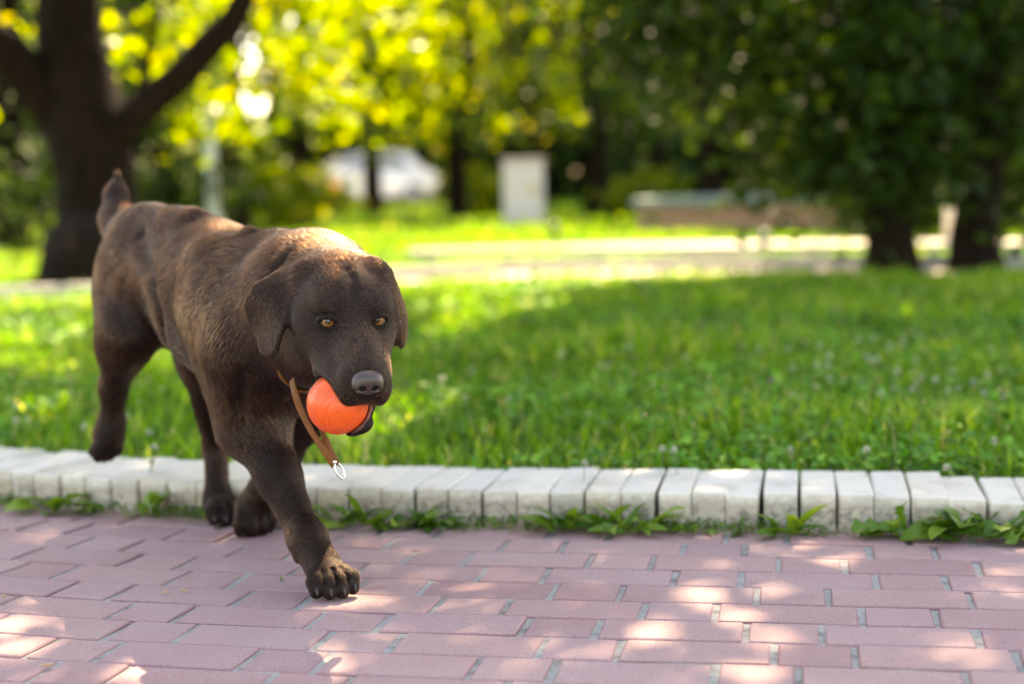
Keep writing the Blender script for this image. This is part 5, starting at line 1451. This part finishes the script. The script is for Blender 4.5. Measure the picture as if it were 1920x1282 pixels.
weeds = [(20, 938, 'grass', 16, 0.085, 'tuft of narrow green blades at the left end of the kerb'), (95, 940, 'lance', 8, 0.045, 'small dark weed in the kerb foot, left of the bright broad leaves'),
         (178, 938, 'broad', 9, 0.085, 'bright broad leaved weed left of the dog\'s hind legs'), (235, 942, 'lance', 10, 0.06, 'narrow leaved weed just right of the bright broad leaved one'),
         (352, 938, 'broad', 4, 0.095, 'single tall leaf of a weed beside the dog\'s planted hind leg'), (310, 948, 'grass', 9, 0.05, 'low straggling weed under the dog, left of its planted hind paw'), (595, 958, 'lance', 11, 0.075, 'weed at the kerb just right of the dog\'s fore leg'),
         (690, 962, 'lance', 12, 0.10, 'spreading long leaved weed below the hanging strap\'s ring'), (770, 962, 'broad', 8, 0.065, 'small weed left of the dense bushy tuft'), (840, 962, 'lance', 26, 0.075, 'dense bushy tuft of small leaves at the kerb\'s middle'),
         (905, 968, 'grass', 10, 0.05, 'low grass sprig right of the bushy tuft'), (1075, 970, 'lance', 14, 0.085, 'low weed with long dark leaves lying to the left'), (1200, 968, 'lance', 13, 0.105, 'upright weed with pale lance shaped leaves before the kerb'),
         (1155, 970, 'lance', 4, 0.10, 'two thin upright leaves left of the pale upright weed'), (1308, 976, 'broad', 9, 0.045, 'small light green rosette in a kerb joint'), (1385, 980, 'broad', 5, 0.035, 'tiny dark leaved weed by the widest kerb joint'),
         (1470, 978, 'lance', 9, 0.085, 'weed with one upright oval leaf right of the tiny weed'), (1530, 984, 'grass', 14, 0.07, 'trailing grassy weed reaching to the right'), (1645, 986, 'broad', 8, 0.05, 'pale low weed left of the lobed dandelion leaves'),
         (1712, 984, 'lobed', 9, 0.12, 'dandelion with tall lobed leaves before the right kerb bricks'), (1790, 986, 'broad', 10, 0.10, 'broad leaved weed right of the tall dandelion'), (1850, 988, 'lobed', 9, 0.105, 'dark toothed weed near the right picture edge'), (1905, 990, 'broad', 8, 0.085, 'leafy weed at the right end of the kerb')]
for i, (px, py, kind, nl, L, lab) in enumerate(weeds):
    r = random.Random(300 + i)
    p = G(px, py); s_, o_ = to_curve(p[:2]); q_, a = on_curve(s_, max(0.012, min(o_, 0.03)))
    p = np.array([q_[0], q_[1], -0.003])
    t = empty('weed', p, lab, 'weed', 'weeds along the kerb foot')
    for k in range(nl):
        wd = {'lance': 0.22, 'broad': 0.42, 'grass': 0.07, 'lobed': 0.34}[kind] * L
        Lk = L * r.uniform(0.6, 1.15)
        azk = -math.pi / 2 + r.gauss(0, 1.15)
        if r.random() < 0.25: azk = r.choice((0.0, math.pi)) + r.gauss(0, 0.3)
        bs = p + np.array([r.gauss(0, 0.010 + 0.10 * L), -abs(r.gauss(0, 0.008)), 0])
        pit = r.uniform(0.55, 1.35) if kind != 'grass' else r.uniform(0.4, 1.3)
        if i in (4, 13): pit = 1.35; azk = -math.pi / 2 + r.gauss(0, 0.9)
        V, F, tt = weed_leaf(Lk, wd * r.uniform(0.8, 1.2), kind, pit, r.uniform(0.7, 1.7), azk, r.gauss(0, 0.35), bs, r, 0)
        V[:, 2] = np.maximum(V[:, 2], 0.001 + 0.0005 * k)
        o = obj('leaf', V, F, M_WEED, t); fattr(o.data, 'tint', np.full(len(V), min(1, max(0, r.gauss(0.9 if i in (2, 4, 12, 14) else 0.6, 0.25)))))
# mat of small leaves, blades and dry straw between the larger weeds
r_ = np.random.default_rng(77); n = 3200
s = r_.uniform(-1.6, 1.5, n); off = np.abs(r_.normal(size=n)) * 0.020 + 0.003
dens = 0.5 + 0.5 * smooth_noise(np.stack([s, np.zeros(n), np.zeros(n)], 1), 9, 8)[:, 0]
m = r_.random(n) < np.clip(dens * 1.3 - 0.1, 0.03, 1); s, off = s[m], off[m]; n = len(s)
P = np.array([[*on_curve(a, b)[0], 0.0] for a, b in zip(s, off)])
k = n // 2
V1, F1 = disc_leaves(P[:k] + np.stack([np.zeros(k), np.zeros(k), r_.uniform(0.003, 0.022, k)], 1), r_.uniform(0.004, 0.009, k), 78, 0.6)
V2, q2, t2 = blades(P[k:], r_.uniform(0.012, 0.045, n - k), r_.uniform(0.0015, 0.003, n - k), r_.uniform(0.3, 1.3, n - k), r_.uniform(0, 6.28, n - k), r_.uniform(0, 1, n - k), 79)
mt = obj('weed_mat', np.concatenate([V1, V2]), [np.concatenate([F1, q2 + len(V1)]), t2 + len(V1)], M_WEED)
fattr(mt.data, 'tint', np.clip(np.concatenate([np.repeat(r_.normal(0.55, 0.25, k), 6), np.repeat(r_.normal(0.5, 0.25, n - k), 5)]), 0, 1)); setp(mt, 'mat of tiny leaves and blades in the joint below the kerb', 'ground cover', kind='stuff')
M_STRAW = leafy('straw', [(0.0, (0.36, 0.27, 0.15)), (1.0, (0.58, 0.48, 0.30))], 0.15, (1, 1, 1), 0.7)
n = 520; s = r_.uniform(-1.5, 1.5, n); off = 0.006 + np.abs(r_.normal(size=n)) * 0.03
P = np.array([[*on_curve(a, b)[0], 0.002 + 0.004 * r_.random()] for a, b in zip(s, off)])
az = r_.normal(size=n) * 0.5 + np.where(r_.random(n) < 0.5, 0, math.pi); L = r_.uniform(0.02, 0.075, n)
d = np.stack([np.cos(az), np.sin(az), r_.uniform(-0.02, 0.06, n)], 1); sd = np.stack([-np.sin(az), np.cos(az), np.zeros(n)], 1); w = r_.uniform(0.0006, 0.0013, n)[:, None]
V = np.stack([P - sd * w, P + sd * w, P + d * (L * 0.5)[:, None] + sd * w + [0, 0, 0.003], P + d * (L * 0.5)[:, None] - sd * w + [0, 0, 0.003], P + d * L[:, None] + sd * w * 0.5, P + d * L[:, None] - sd * w * 0.5], 1).reshape(-1, 3)
kk = (np.arange(n) * 6)[:, None]
st = obj('straw', V, np.concatenate([kk + np.array([[0, 1, 2, 3]]), kk + np.array([[3, 2, 4, 5]])]), M_STRAW); fattr(st.data, 'tint', np.repeat(r_.random(n), 6)); setp(st, 'dry straw lying along the kerb foot', 'straw', kind='stuff')
# small litter on the pavers: bits of bark and seed, tiny tufts in joints
g = N('husk'); n1 = g.noise(200, 3, 0.6, g.pos()); g.pbr(g.mix(n1.outputs[0], (0.30, 0.18, 0.07), (0.48, 0.34, 0.16)), 0.7); M_HUSK = g.m
for px, py, L, az, lab in ((88, 1246, 0.018, 0.5, 'pale husk lying on the pavers near the lower left corner'), (312, 1110, 0.014, 0.6, 'small brown husk on the pavers left of the dog\'s front paw'), (346, 1106, 0.012, -0.1, 'thin brown flake right beside the small husk'), (8, 1116, 0.010, 0.0, 'tiny husk at the left edge of the pavers')):
    p = G(px, py, 0.004); dv = np.array([math.cos(az), math.sin(az), 0]) * L / 2
    o = obj('husk', *tube([p - dv, p - dv * 0.5 + [0, 0, 0.001], p + dv * 0.4, p + dv], [0.0006, 0.0026, 0.0022, 0.0005], 7, squash=0.7), M_HUSK, None, origin=p); setp(o, lab, 'husk')
for px, py, lab in ((527, 1087, 'tiny green sprout in the paver joint left of the front paw'), (30, 980, 'flat green sprig in a joint at the left edge')):
    p = G(px, py); t = empty('sprout', np.array([p[0], p[1], -0.005]), lab, 'sprout'); r = random.Random(px)
    for k in range(6):
        V, F, tt = weed_leaf(r.uniform(0.008, 0.016), 0.003, 'lance', r.uniform(0.5, 1.3), 0.6, r.uniform(0, 6.28), 0, np.array([p[0], p[1], -0.004]), r, 0.5)
        o = obj('leaf', V, F, M_WEED, t); fattr(o.data, 'tint', np.full(len(V), 0.7))
print('script', round(time.time() - T0, 1))
